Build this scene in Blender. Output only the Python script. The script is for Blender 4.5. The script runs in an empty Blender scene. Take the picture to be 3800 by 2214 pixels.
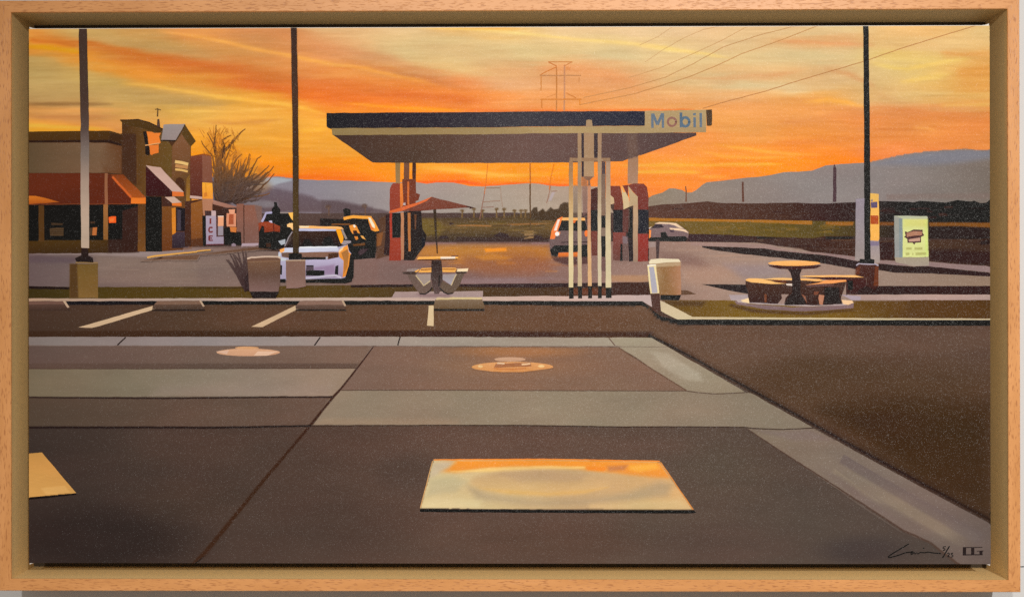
import bpy, math, random
import numpy as np
from mathutils import Vector, noise as mnoise

# ------------------------------------------------------------------ scene, camera, light
S = bpy.context.scene
COL = S.collection
CAM = dict(cx=0.013533, cz=-0.005039, D=1.0, yaw=-0.009204, pitch=0.001705, roll=-0.001082, F=3941.236)
DEP = 0.009                       # canvas set back from the frame face (m)
CW, CH = 0.457, 0.255             # canvas half sizes
IW, IH, FACE = 0.4695, 0.2675, 0.0113   # frame opening half sizes, width of the rail face
FDEP = 0.048                      # frame depth

def cam_axes():
    y, p, r = CAM['yaw'], CAM['pitch'], CAM['roll']
    f = Vector((math.sin(y)*math.cos(p), math.cos(y)*math.cos(p), math.sin(p)))
    R = Vector((math.cos(y), -math.sin(y), 0)); U = R.cross(f)
    return R*math.cos(r)+U*math.sin(r), U*math.cos(r)-R*math.sin(r), f
AR, AU, AF = cam_axes()
CP = Vector((CAM['cx'], -CAM['D'], CAM['cz']))
cd = bpy.data.cameras.new('camera'); co = bpy.data.objects.new('camera', cd); COL.objects.link(co)
from mathutils import Matrix
co.matrix_world = Matrix(((AR.x, AU.x, -AF.x, CP.x), (AR.y, AU.y, -AF.y, CP.y), (AR.z, AU.z, -AF.z, CP.z), (0, 0, 0, 1)))
cd.sensor_fit = 'HORIZONTAL'; cd.sensor_width = 36.0; cd.lens = 36.0*CAM['F']/3800.0
cd.clip_start = 0.05; cd.clip_end = 50
S.camera = co

w = bpy.data.worlds.new('World'); S.world = w; w.use_nodes = True
bg = w.node_tree.nodes['Background']          # the room: pale lit ceiling above, darker floor below
_nt = w.node_tree; _tc = _nt.nodes.new('ShaderNodeTexCoord'); _sp = _nt.nodes.new('ShaderNodeSeparateXYZ'); _mr = _nt.nodes.new('ShaderNodeMapRange')
_nt.links.new(_tc.outputs['Generated'], _sp.inputs[0]); _nt.links.new(_sp.outputs['Z'], _mr.inputs['Value'])
_mr.inputs['From Min'].default_value = -.6; _mr.inputs['From Max'].default_value = .6; _mr.inputs['To Min'].default_value = .16; _mr.inputs['To Max'].default_value = .40
_nt.links.new(_mr.outputs[0], bg.inputs[1]); bg.inputs[0].default_value = (1.0, 0.86, 0.70, 1)

def spot(name, loc, aim, power, radius, cone, col, blend=1.0):
    d = bpy.data.lights.new(name, 'SPOT'); d.energy = power; d.shadow_soft_size = radius
    d.spot_size = math.radians(cone); d.spot_blend = blend; d.color = col
    o = bpy.data.objects.new(name, d); COL.objects.link(o); o.location = loc
    o.rotation_euler = (Vector(aim)-Vector(loc)).to_track_quat('-Z', 'Y').to_euler()
    return o
spot('gallery_spotlight', (0.66, -2.2, 0.84), (0.26, 0, -0.22), 138, 0.035, 52, (1.0, 0.96, 0.90))
spot('gallery_spotlight', (-0.30, -2.4, 0.70), (0.05, 0, -0.22), 84, 0.035, 52, (1.0, 0.96, 0.90))

S.view_settings.view_transform = 'Standard'; S.view_settings.look = 'None'
S.view_settings.exposure = 0.0; S.view_settings.gamma = 1.0
S.view_settings.use_curve_mapping = False
S.render.engine = 'CYCLES'
S.cycles.use_denoising = False

# light falling on the canvas (diffuse, and sheen of the varnish), used to get paint albedo from its seen colour
def illum(x, z): return np.ones_like(x)[..., None]*np.array([0.9, 0.9, 0.9])
def sheen(x, z): return np.zeros_like(x)[..., None]*np.array([1., 1., 1.])
_CI = np.array([(1.1144, 1.0418, 0.9469), (0.0456, 0.0435, 0.0407), (-0.0429, -0.0397, -0.0365), (-0.0216, -0.0197, -0.0176), (-0.0065, -0.0102, -0.0119), (0.1126, 0.1078, 0.1008), (0.0768, 0.0737, 0.0690), (0.0146, 0.0140, 0.0133), (-0.0093, -0.0088, -0.0081), (-0.1211, -0.1149, -0.1063), (-0.0510, -0.0488, -0.0458), (-0.0143, -0.0133, -0.0124), (0.0357, 0.0348, 0.0329), (-0.0299, -0.0289, -0.0273), (-0.0109, -0.0132, -0.0147)])
_CS = np.array([(0.0251, 0.0237, 0.0219), (0.0085, 0.0081, 0.0075), (-0.0051, -0.0049, -0.0046), (0.0004, 0.0004, 0.0004), (-0.0001, -0.0002, -0.0002), (0.0122, 0.0117, 0.0110), (0.0077, 0.0074, 0.0069), (-0.0018, -0.0018, -0.0016), (0.0002, 0.0002, 0.0002), (-0.0197, -0.0189, -0.0177), (-0.0049, -0.0047, -0.0044), (0.0039, 0.0038, 0.0035), (-0.0081, -0.0078, -0.0073), (-0.0054, -0.0051, -0.0048), (0.0071, 0.0068, 0.0063)])
def _field(c, x, z):
    x = np.asarray(x)/CW; z = np.asarray(z)/CH
    return np.stack([x**i*z**j for i in range(5) for j in range(5-i)], -1)@c
def illum(x, z): return np.maximum(_field(_CI, x, z), .1)
def sheen(x, z): return np.maximum(_field(_CS, x, z), 0)
rnd = random.Random(7)

# ------------------------------------------------------------------ materials
def new_mat(name):
    m = bpy.data.materials.new(name); m.use_nodes = True
    nt = m.node_tree; b = nt.nodes['Principled BSDF']
    return m, nt, b
def N(nt, t, **kw):
    n = nt.nodes.new(t)
    for k, v in kw.items():
        if isinstance(k, str) and k.startswith('i_'): n.inputs[int(k[2:])].default_value = v
        else: setattr(n, k, v)
    return n
def setin(n, name, v): n.inputs[name].default_value = v

def paint_material(name):
    m, nt, b = new_mat(name); L = nt.links.new
    at = N(nt, 'ShaderNodeAttribute', attribute_name='paint')
    tc = N(nt, 'ShaderNodeTexCoord')
    # broad brush variation, drawn out sideways
    mp = N(nt, 'ShaderNodeMapping'); setin(mp, 'Scale', (14, 1, 60)); L(tc.outputs['Object'], mp.inputs[0])
    n1 = N(nt, 'ShaderNodeTexNoise'); setin(n1, 'Scale', 1.0); setin(n1, 'Detail', 3.0); L(mp.outputs[0], n1.inputs['Vector'])
    mp2 = N(nt, 'ShaderNodeMapping'); setin(mp2, 'Scale', (120, 1, 620)); L(tc.outputs['Object'], mp2.inputs[0])
    n2 = N(nt, 'ShaderNodeTexNoise'); setin(n2, 'Scale', 1.0); setin(n2, 'Detail', 2.0); L(mp2.outputs[0], n2.inputs['Vector'])
    r1 = N(nt, 'ShaderNodeMapRange'); setin(r1, 'From Min', .25); setin(r1, 'From Max', .75); setin(r1, 'To Min', .91); setin(r1, 'To Max', 1.09); L(n1.outputs['Fac'], r1.inputs['Value'])
    r2 = N(nt, 'ShaderNodeMapRange'); setin(r2, 'From Min', .25); setin(r2, 'From Max', .75); setin(r2, 'To Min', .965); setin(r2, 'To Max', 1.035); L(n2.outputs['Fac'], r2.inputs['Value'])
    mu = N(nt, 'ShaderNodeMath', operation='MULTIPLY'); L(r1.outputs[0], mu.inputs[0]); L(r2.outputs[0], mu.inputs[1])
    # slight warm/cool drift of the mixed paint
    mp3 = N(nt, 'ShaderNodeMapping'); setin(mp3, 'Scale', (9, 1, 20)); setin(mp3, 'Location', (3, 0, 5)); L(tc.outputs['Object'], mp3.inputs[0])
    n3 = N(nt, 'ShaderNodeTexNoise'); setin(n3, 'Scale', 1.0); setin(n3, 'Detail', 2.0); L(mp3.outputs[0], n3.inputs['Vector'])
    cr = N(nt, 'ShaderNodeValToRGB'); cr.color_ramp.elements[0].position = .32; cr.color_ramp.elements[1].position = .68
    cr.color_ramp.elements[0].color = (1.05, .985, .97, 1); cr.color_ramp.elements[1].color = (.97, 1.01, 1.0, 1); L(n3.outputs['Fac'], cr.inputs[0])
    vm = N(nt, 'ShaderNodeVectorMath', operation='SCALE'); L(at.outputs['Color'], vm.inputs[0]); L(mu.outputs[0], vm.inputs['Scale'])
    vm2 = N(nt, 'ShaderNodeVectorMath', operation='MULTIPLY'); L(vm.outputs[0], vm2.inputs[0]); L(cr.outputs[0], vm2.inputs[1])
    L(vm2.outputs[0], b.inputs['Base Color'])
    # canvas weave: soft relief under the paint; varnish: each thread crown catches the lamps at its own tilt
    mw = N(nt, 'ShaderNodeMapping'); setin(mw, 'Scale', (820, 1, 1150)); L(tc.outputs['Object'], mw.inputs[0])
    nw = N(nt, 'ShaderNodeTexNoise'); setin(nw, 'Scale', 1.0); setin(nw, 'Detail', 0.0); L(mw.outputs[0], nw.inputs['Vector'])
    bp = N(nt, 'ShaderNodeBump'); setin(bp, 'Strength', .6); setin(bp, 'Distance', .00012); L(nw.outputs['Fac'], bp.inputs['Height']); L(bp.outputs[0], b.inputs['Normal'])
    mv = N(nt, 'ShaderNodeMapping'); setin(mv, 'Scale', (1900, 1, 2500)); L(tc.outputs['Object'], mv.inputs[0])
    vo = N(nt, 'ShaderNodeTexVoronoi'); setin(vo, 'Scale', 1.0); setin(vo, 'Randomness', .8); L(mv.outputs[0], vo.inputs['Vector'])
    sb_ = N(nt, 'ShaderNodeVectorMath', operation='SUBTRACT'); L(vo.outputs['Color'], sb_.inputs[0]); sb_.inputs[1].default_value = (.5, .5, .5)
    sc_ = N(nt, 'ShaderNodeVectorMath', operation='MULTIPLY'); L(sb_.outputs[0], sc_.inputs[0]); sc_.inputs[1].default_value = (.42, 0., .62)
    ge = N(nt, 'ShaderNodeNewGeometry')
    an = N(nt, 'ShaderNodeVectorMath', operation='ADD'); L(sc_.outputs[0], an.inputs[0]); L(ge.outputs['Normal'], an.inputs[1])
    nz = N(nt, 'ShaderNodeVectorMath', operation='NORMALIZE'); L(an.outputs[0], nz.inputs[0])
    L(nz.outputs[0], b.inputs['Coat Normal'])
    setin(b, 'Roughness', .55); setin(b, 'IOR', 1.45); setin(b, 'Specular IOR Level', .08)
    setin(b, 'Coat Weight', .22); setin(b, 'Coat Roughness', .29); setin(b, 'Coat IOR', 1.45)
    return m
M_PAINT = paint_material('oil_paint')

def wood_material(name, axis):
    m, nt, b = new_mat(name); L = nt.links.new
    tc = N(nt, 'ShaderNodeTexCoord')
    st = (1, 7, 7) if axis == 'X' else (7, 7, 1)
    mp = N(nt, 'ShaderNodeMapping'); setin(mp, 'Scale', tuple(14*s for s in st)); L(tc.outputs['Object'], mp.inputs[0])
    n1 = N(nt, 'ShaderNodeTexNoise'); setin(n1, 'Scale', 1.0); setin(n1, 'Detail', 5.0); L(mp.outputs[0], n1.inputs['Vector'])
    r = N(nt, 'ShaderNodeValToRGB'); e = r.color_ramp.elements
    e[0].position, e[0].color = .25, (.63, .278, .090, 1); e[1].position, e[1].color = .78, (.79, .375, .140, 1)
    L(n1.outputs['Fac'], r.inputs[0])
    # beech flecks: short dark dashes along the grain
    f = (150, 900, 900) if axis == 'X' else (900, 900, 150)
    mf = N(nt, 'ShaderNodeMapping'); setin(mf, 'Scale', f); L(tc.outputs['Object'], mf.inputs[0])
    nf = N(nt, 'ShaderNodeTexNoise'); setin(nf, 'Scale', 1.0); setin(nf, 'Detail', 1.5); L(mf.outputs[0], nf.inputs['Vector'])
    rf = N(nt, 'ShaderNodeMapRange'); setin(rf, 'From Min', .55); setin(rf, 'From Max', .68); setin(rf, 'To Max', .75); L(nf.outputs['Fac'], rf.inputs['Value'])
    mx = N(nt, 'ShaderNodeMix', data_type='RGBA'); L(rf.outputs[0], mx.inputs[0]); L(r.outputs[0], mx.inputs[6]); mx.inputs[7].default_value = (.42, .155, .048, 1)
    L(mx.outputs[2], b.inputs['Base Color'])
    bp = N(nt, 'ShaderNodeBump'); setin(bp, 'Strength', .35); setin(bp, 'Distance', .0003); bp.invert = True; L(rf.outputs[0], bp.inputs['Height']); L(bp.outputs[0], b.inputs['Normal'])
    setin(b, 'Roughness', .42)
    return m
M_WOODX = wood_material('beech_wood_across', 'X'); M_WOODZ = wood_material('beech_wood_upright', 'Z')

def flat_material(name, col, rough, noise_scale, amount, metallic=0., bump=.0):
    m, nt, b = new_mat(name); L = nt.links.new
    tc = N(nt, 'ShaderNodeTexCoord')
    n1 = N(nt, 'ShaderNodeTexNoise'); setin(n1, 'Scale', noise_scale); setin(n1, 'Detail', 4.0); L(tc.outputs['Object'], n1.inputs['Vector'])
    r = N(nt, 'ShaderNodeMapRange'); setin(r, 'From Min', .25); setin(r, 'From Max', .75); setin(r, 'To Min', 1-amount); setin(r, 'To Max', 1+amount); L(n1.outputs['Fac'], r.inputs['Value'])
    vm = N(nt, 'ShaderNodeVectorMath', operation='SCALE'); vm.inputs[0].default_value = col; L(r.outputs[0], vm.inputs['Scale'])
    L(vm.outputs[0], b.inputs['Base Color']); setin(b, 'Roughness', rough); setin(b, 'Metallic', metallic)
    if bump:
        bp = N(nt, 'ShaderNodeBump'); setin(bp, 'Strength', bump); setin(bp, 'Distance', .0005); L(n1.outputs['Fac'], bp.inputs['Height']); L(bp.outputs[0], b.inputs['Normal'])
    return m
M_LIP = flat_material('taupe_lacquer', (.80, .57, .27), .5, 380, .08, 0., .15)
M_LEDGE = flat_material('ledge_gap_shade', (.045, .03, .015), .8, 200, .2)  # near-black colour puts the shade deep in the gap onto the ledge
M_WALL = flat_material('white_wall_paint', (.68, .69, .71), .7, 500, .02, 0, .1)
M_GAP = flat_material('dark_joint', (.05, .045, .04), .9, 50, .1)
M_PRIMED = flat_material('primed_canvas', (.78, .76, .73), .75, 900, .05, 0, .3)

# ------------------------------------------------------------------ object helpers
def empty(name, loc, label=None, cat=None, group=None):
    o = bpy.data.objects.new(name, None); COL.objects.link(o); o.location = loc; o.empty_display_size = .02
    if label: o['label'] = label
    if cat: o['category'] = cat
    if group: o['group'] = group
    return o
def mesh_obj(name, verts, faces, mat, parent=None, label=None):
    me = bpy.data.meshes.new(name); me.from_pydata(verts, [], faces); me.validate(); me.update()
    me.materials.append(mat)
    o = bpy.data.objects.new(name, me); COL.objects.link(o)
    if parent: o.parent = parent
    if label: o['label'] = label
    return o
def box(x0, x1, y0, y1, z0, z1):
    v = [(x, y, z) for x in (x0, x1) for y in (y0, y1) for z in (z0, z1)]
    f = [(0, 1, 3, 2), (4, 6, 7, 5), (0, 4, 5, 1), (2, 3, 7, 6), (0, 2, 6, 4), (1, 5, 7, 3)]
    return v, f

# ------------------------------------------------------------------ wall
WY = FDEP+.006
zs = -.2685
wall = mesh_obj('wall', *box(-2.2, 2.2, WY+.012, WY+.05, -1.6, 1.6), M_GAP); wall['kind'] = 'structure'
for z0, z1 in ((-1.6, zs-.0007), (zs+.0007, 1.6)):
    mesh_obj('wall_panel', *box(-2.2, 2.2, WY, WY+.012, z0, z1), M_WALL, wall)

# ------------------------------------------------------------------ frame
frame = empty('picture_frame', (0, FDEP, -IH-FACE),
              'pale beech wood floater frame with taupe inner walls around the canvas', 'picture frame')
def rail(side):
    prof = [(.0005, 0), (FACE-.0006, 0), (FACE, .0007), (FACE, FDEP), (.0022, FDEP), (.0022, .0014), (0, .0014), (0, .0005)]
    lip = [(.0003, .0014), (.0003, FDEP), (.0022, FDEP), (.0022, .0014)]
    led = [(.0002, FDEP), (-.030, FDEP), (-.030, FDEP+.003), (.0002, FDEP+.003)]
    def sweep(pr):
        n = len(pr); vs = []; fs = []
        for e in (-1, 1):
            for r, y in pr:
                if side in 'TB': x = e*(IW+r); z = (IH+r)*(1 if side == 'T' else -1)
                else: z = e*(IH+r); x = (IW+r)*(1 if side == 'R' else -1)
                vs.append((x-frame.location.x, y-frame.location.y, z-frame.location.z))
        for i in range(n):
            j = (i+1) % n; fs.append((i, j, n+j, n+i))
        fs.append(tuple(range(n))); fs.append(tuple(range(2*n-1, n-1, -1)))
        return vs, fs
    m = M_WOODX if side in 'TB' else M_WOODZ
    o = mesh_obj('frame_rail', *sweep(prof), m, frame)
    mesh_obj('inner_lip', *sweep(lip), M_LIP, o)
    mesh_obj('back_ledge', *sweep(led), M_LEDGE, o)
    for ob in (o,)+tuple(o.children):
        b2 = __import__('bmesh'); bm = b2.new(); bm.from_mesh(ob.data); b2.ops.recalc_face_normals(bm, faces=bm.faces); bm.to_mesh(ob.data); bm.free()
for s in 'TBLR': rail(s)

# ------------------------------------------------------------------ canvas
painting = empty('canvas_painting', (0, DEP, -CH), 'stretched canvas painting of a filling station at sunset, inside the wood frame', 'painting')
PL = painting.location
def rounded_canvas():
    r = .0016; vs = []; fs = []; rings = []
    for (ins, y) in ((.0, FDEP-.0005), (.0, DEP+r), (.0005, DEP+.0005), (r, DEP)):
        hw, hh = CW-ins, CH-ins; c = .002; ring = []
        for sx, sz in ((1, 1), (-1, 1), (-1, -1), (1, -1)):
            a0 = {(1, 1): 0, (-1, 1): 90, (-1, -1): 180, (1, -1): 270}[(sx, sz)]
            for k in range(4):
                a = math.radians(a0+30*k)
                ring.append(len(vs)); vs.append((sx*(hw-c)+c*math.cos(a)-PL.x, y-PL.y, sz*(hh-c)+c*math.sin(a)-PL.z))
        rings.append(ring)
    n = len(rings[0])
    for a, b in zip(rings, rings[1:]):
        for i in range(n): fs.append((a[i], a[(i+1) % n], b[(i+1) % n], b[i]))
    fs.append(tuple(rings[-1])); fs.append(tuple(reversed(rings[0])))
    return vs, fs
cv = mesh_obj('canvas', *rounded_canvas(), M_PRIMED, painting, 'white primed canvas wrapped over its stretcher')
import bmesh
bm = bmesh.new(); bm.from_mesh(cv.data); bmesh.ops.recalc_face_normals(bm, faces=bm.faces); bm.to_mesh(cv.data); bm.free()
for sx, sz, ln in ((-1, 1, .006), (1, 1, .007), (-1, -1, .006), (1, -1, .006)):     # folded corners
    vs = []; n = 7
    for i in range(n):
        t = i/(n-1); h = .0015*(1-t)**2
        for y, hh in ((DEP+.0008, h), (DEP+.006, h*.6)):
            x = sx*(CW-.0006-ln*t); vs.append((x-PL.x, y-PL.y, sz*(CH-.0002+hh)-PL.z))
            vs.append((x-PL.x, y-PL.y, sz*(CH-.0012)-PL.z))
    fs = []
    for i in range(n-1):
        a, b = 4*i, 4*i+4
        fs += [(a, b, b+2, a+2), (a, a+1, b+1, b), (a+2, b+2, b+3, a+3)]
    mesh_obj('corner_fold', vs, fs, M_PRIMED, painting)

# ------------------------------------------------------------------ from picture to canvas plane
def ray_plane(px, py):
    px = np.asarray(px, float); py = np.asarray(py, float)
    a = (px-1900)/CAM['F']; b = (1107-py)/CAM['F']
    dx = AF.x+a*AR.x+b*AU.x; dy = AF.y+a*AR.y+b*AU.y; dz = AF.z+a*AR.z+b*AU.z
    t = (DEP-CP.y)/dy
    return CP.x+t*dx, CP.z+t*dz
def quad(p, x):
    (x0, y0), (x1, y1), (x2, y2) = p
    return y0*(x-x1)*(x-x2)/((x0-x1)*(x0-x2))+y1*(x-x0)*(x-x2)/((x1-x0)*(x1-x2))+y2*(x-x0)*(x-x1)/((x2-x0)*(x2-x1))
TOP = ((101, 97), (1900, 103.5), (3671, 89)); BOT = ((103, 2090), (1900, 2082), (3675, 2095))
LEF = ((97, 101), (1100, 105), (2090, 103)); RIG = ((89, 3671), (1100, 3671), (2095, 3675))
def to_canvas(px, py):
    px = np.asarray(px, float); py = np.asarray(py, float)
    x, z = ray_plane(px, py)
    xl, _ = ray_plane(quad(LEF, py), py); xr, _ = ray_plane(quad(RIG, py), py)
    _, zt = ray_plane(px, quad(TOP, px)); _, zb = ray_plane(px, quad(BOT, px))
    X = -CW+(x-xl)/(xr-xl)*2*CW; Z = -CH+(z-zb)/(zt-zb)*2*CH
    m = .0007
    return np.clip(X, -CW+m*.6, CW-m*.6), np.clip(Z, -CH+m*.6, CH-m*1.4)
def lin(c):
    c = np.asarray(c, float)/255.
    return np.where(c <= .04045, c/12.92, ((c+.055)/1.055)**2.4)
def albedo(col, X, Z):
    l = lin(col)
    return np.clip((l-sheen(X, Z)*.9)/illum(X, Z), .003, .97)

# ------------------------------------------------------------------ paint objects
LAYERS = []          # (xmin, ymin, xmax, ymax, level) of everything laid down so far
STEP = 8.0e-6
def level_for(b):
    lv = 0
    for x0, y0, x1, y1, l in LAYERS:
        if l > lv-1 and b[0] < x1 and b[2] > x0 and b[1] < y1 and b[3] > y0: lv = max(lv, l+1)
    lv = max(lv, 2); LAYERS.append((*b, lv)); return lv
PAINT = []
BS = 2.0                                            # working colour buffer of the picture, one cell per 2 px
BUF = np.zeros((1110, 1902, 3), np.float32)
def buf_get(x, y):
    fx = np.clip(np.asarray(x, float)/BS-.5, 0, 1899.999); fy = np.clip(np.asarray(y, float)/BS-.5, 0, 1107.999)
    ix = fx.astype(int); iy = fy.astype(int); tx = (fx-ix)[..., None]; ty = (fy-iy)[..., None]
    return (BUF[iy, ix]*(1-tx)+BUF[iy, ix+1]*tx)*(1-ty)+(BUF[iy+1, ix]*(1-tx)+BUF[iy+1, ix+1]*tx)*ty
def buf_fill(P, fn):
    P = np.asarray(P)/BS; x0, y0 = P.min(0); x1, y1 = P.max(0)
    j0, j1 = max(0, int(math.floor(y0))), min(1109, int(math.ceil(y1)))
    xa, ya = P[:, 0], P[:, 1]; xb, yb = np.roll(xa, -1), np.roll(ya, -1)
    for j in range(j0, j1+1):
        yc = j+.5; m = (ya <= yc) != (yb <= yc)
        if not m.any(): continue
        xs = np.sort(xa[m]+(yc-ya[m])/(yb[m]-ya[m])*(xb[m]-xa[m]))
        for k in range(0, len(xs)-1, 2):
            i0, i1 = max(0, int(math.ceil(xs[k]-.5))), min(1901, int(math.floor(xs[k+1]-.5)))
            if i1 >= i0: BUF[j, i0:i1+1] = fn(np.stack([(np.arange(i0, i1+1)+.5)*BS, np.full(i1-i0+1, yc*BS)], -1))
def inside_dist(P, Q):
    """signed distance of points Q to polygon P (positive inside)"""
    d = np.full(len(Q), 1e18); ins = np.zeros(len(Q), bool); n = len(P)
    for i in range(n):
        a, b = P[i], P[(i+1) % n]; ab = b-a; l2 = float(ab@ab)+1e-12
        t = np.clip(((Q-a)@ab)/l2, 0, 1); e = Q-a-t[:, None]*ab; d = np.minimum(d, (e*e).sum(1))
        c = (a[1] <= Q[:, 1]) != (b[1] <= Q[:, 1])
        if c.any():
            xi = a[0]+(Q[:, 1]-a[1])/(b[1]-a[1]+1e-15)*ab[0]; ins ^= c & (Q[:, 0] < xi)
    d = np.sqrt(d); return np.where(ins, d, -d)
class Paint:
    def __init__(self, name, parent=None, label=None):
        self.name, self.parent, self.label = name, parent, label
        self.v = []; self.f = []; self.c = []; self.n = 0; self.ob = None; self.mask = None
        self.auto = name in ('painted_mountain', 'painted_hills', 'painted_forecourt', 'painted_asphalt', 'painted_concrete', 'painted_slab', 'painted_grass', 'painted_field', 'painted_verge', 'painted_hedge', 'sign_face', 'soffit', 'table_top')
        PAINT.append(self)
    def _add(self, px, py, cols, faces, lv):
        X, Z = to_canvas(px, py)
        if self.name in ('painted_concrete', 'painted_slab', 'painted_asphalt', 'painted_joints'): cols = np.clip(np.asarray(cols)*np.array([1.02, 1.0, .965]), 0, 255)
        A = albedo(cols, X, Z)
        self.v.append(np.stack([X-PL.x, np.full(len(X), DEP-.00004-lv*STEP-PL.y), Z-PL.z], -1))
        self.c.append(np.hstack([A, np.ones((len(X), 1))]))
        b = self.n; self.f += [tuple(b+k for k in f) for f in faces]; self.n += len(X)
    def _patch(self, x0, x1, y0, y1, sp, afn, cfn):
        """opaque patch of paint worked into what lies below it: afn gives how much of the new colour"""
        nx = max(3, int((x1-x0)/sp)+1); ny = max(3, int((y1-y0)/sp)+1)
        gx = np.linspace(x0, x1, nx); gy = np.linspace(y0, y1, ny); X, Y = np.meshgrid(gx, gy)
        Qp = np.stack([X.ravel(), Y.ravel()], -1); a = afn(Qp)[:, None]
        if self.mask is not None: a = a*np.clip((inside_dist(self.mask, Qp)-1)/4, 0, 1)[:, None]
        C0 = buf_get(Qp[:, 0], Qp[:, 1]); Cc = C0*(1-a)+cfn(Qp)*a
        am = a[:, 0].reshape(ny, nx) > .012
        F = [(j*nx+i, j*nx+i+1, (j+1)*nx+i+1, (j+1)*nx+i) for j in range(ny-1) for i in range(nx-1) if am[j:j+2, i:i+2].any()]
        if not F: return
        used = sorted({k for f in F for k in f}); mp = {k: n for n, k in enumerate(used)}
        lv = level_for((x0, y0, x1, y1))
        self._add(Qp[used, 0], Qp[used, 1], Cc[used], [tuple(mp[k] for k in f) for f in F], lv)
        i0, i1 = max(0, int(x0/BS)), min(1901, int(x1/BS)+1); j0, j1 = max(0, int(y0/BS)), min(1109, int(y1/BS)+1)
        bx, by = np.meshgrid((np.arange(i0, i1)+.5)*BS, (np.arange(j0, j1)+.5)*BS); Qb = np.stack([bx.ravel(), by.ravel()], -1)
        fx = np.clip((Qb[:, 0]-x0)/(x1-x0)*(nx-1), 0, nx-1.001); fy = np.clip((Qb[:, 1]-y0)/(y1-y0)*(ny-1), 0, ny-1.001)
        ix = fx.astype(int); iy = fy.astype(int); tx = (fx-ix)[:, None]; ty = (fy-iy)[:, None]; G_ = Cc.reshape(ny, nx, 3)
        val = (G_[iy, ix]*(1-tx)+G_[iy, ix+1]*tx)*(1-ty)+(G_[iy+1, ix]*(1-tx)+G_[iy+1, ix+1]*tx)*ty
        ok = am[iy, ix] | am[iy, ix+1] | am[iy+1, ix] | am[iy+1, ix+1]
        sub = BUF[j0:j1, i0:i1].reshape(-1, 3); sub[ok] = val[ok]; BUF[j0:j1, i0:i1] = sub.reshape(j1-j0, i1-i0, 3)
    # filled shape; stops or col/col2 give a straight gradient from g[0] to g[1]; soft blends the edge into what is below
    def poly(self, pts, col, col2=None, g=None, soft=0, wob=.8, alpha=1.0, stops=None):
        pts = wobble(pts, wob, True)
        P = np.array(pts)
        if stops is None: stops = [(0, col), (1, col2 if col2 is not None else col)]
        if g is None: g = ((0, P[:, 1].min()), (0, P[:, 1].max()))
        d = np.array(g[1], float)-np.array(g[0], float); dd = float(d@d) or 1.
        sp = np.array([s[0] for s in stops], float); sc = np.array([s[1] for s in stops], float)
        def colour(Q):
            t = np.clip(((Q-np.array(g[0]))@d)/dd, 0, 1)
            return np.stack([np.interp(t, sp, sc[:, k]) for k in range(3)], -1)
        big = soft >= 4 or alpha < .999
        if big:
            s = max(soft, 2.5)
            def afn(Q):
                t = np.clip((inside_dist(P, Q)+s*.6)/(s*1.2), 0, 1); return alpha*t*t*(3-2*t)
            e = s*.7
            self._patch(max(96, P[:, 0].min()-e), min(3682, P[:, 0].max()+e), P[:, 1].min()-e, P[:, 1].max()+e, max(2.6, min(s*.45, 5)), afn, colour)
            return self
        lv = level_for((P[:, 0].min(), P[:, 1].min(), P[:, 0].max(), P[:, 1].max()))
        for cell in grid_cells(P.tolist(), True):
            Q = np.array(cell)
            if len(Q) < 3: continue
            self._add(Q[:, 0], Q[:, 1], colour(Q), [tuple(range(len(Q)))], lv)
        buf_fill(P, colour)
        if self.auto and self.mask is None: self.mask = P
        return self
    def line(self, pts, width, col, col2=None, w2=None, alpha=1.0, soft=0, wob=.6, step=14, ends=None):
        pts = wobble(resample(pts, step), wob, False); P = np.array(pts); n = len(P)
        T = np.gradient(P, axis=0); T /= (np.linalg.norm(T, axis=1)[:, None]+1e-9); Nn = np.stack([-T[:, 1], T[:, 0]], -1)
        t = np.linspace(0, 1, n); w_ = np.interp(t, [0, 1], [width, width if w2 is None else w2])/2
        C1 = np.array(col, float); C2 = np.array(col2 if col2 is not None else col, float)
        cc = C1[None]*(1-t[:, None])+C2[None]*t[:, None]
        lv = level_for((P[:, 0].min()-width, P[:, 1].min()-width, P[:, 0].max()+width, P[:, 1].max()+width))
        if soft: rows = [(-1-soft, 0), (-1, .3), (-.55, 1), (.55, 1), (1, .3), (1+soft, 0)]
        else: rows = [(-1, 1), (1, 1)]
        V = np.vstack([P+Nn*(w_*k)[:, None] for k, a in rows]); C = np.vstack([cc for _ in rows]); fade = np.ones(n) if not ends else np.clip(np.minimum(t/max(ends[0], 1e-6), (1-t)/max(ends[1], 1e-6)), 0, 1); A = np.concatenate([fade*alpha*a for k, a in rows])[:, None]
        if soft and self.mask is not None: A = A*np.clip((inside_dist(self.mask, V)-1)/4, 0, 1)[:, None]
        if soft or alpha < .999: C = buf_get(V[:, 0], V[:, 1])*(1-A)+C*A
        F = [(r*n+i, r*n+i+1, (r+1)*n+i+1, (r+1)*n+i) for r in range(len(rows)-1) for i in range(n-1)]
        self._add(V[:, 0], V[:, 1], C, F, lv)
        if width > 3:
            mid = cc if alpha > .999 else buf_get(P[:, 0], P[:, 1])*(1-alpha)+cc*alpha
            ring = np.vstack([P+Nn*w_[:, None], (P-Nn*w_[:, None])[::-1]]); m0 = mid.mean(0)
            buf_fill(ring, lambda q: np.tile(m0, (len(q), 1)))
        return self
    def blob(self, cx, cy, rx, ry, col, alpha=.6, n=28, core=.25):
        def afn(Q):
            r = np.hypot((Q[:, 0]-cx)/rx, (Q[:, 1]-cy)/ry); t = np.clip((1-r)/(1-core), 0, 1); return alpha*t*t*(3-2*t)
        c = np.array(col, float)
        self._patch(max(96, cx-rx), min(3682, cx+rx), max(90, cy-ry), min(2098, cy+ry), max(3, min(min(rx, ry)/5, 9)), afn, lambda q: np.tile(c, (len(q), 1))); return self
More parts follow.
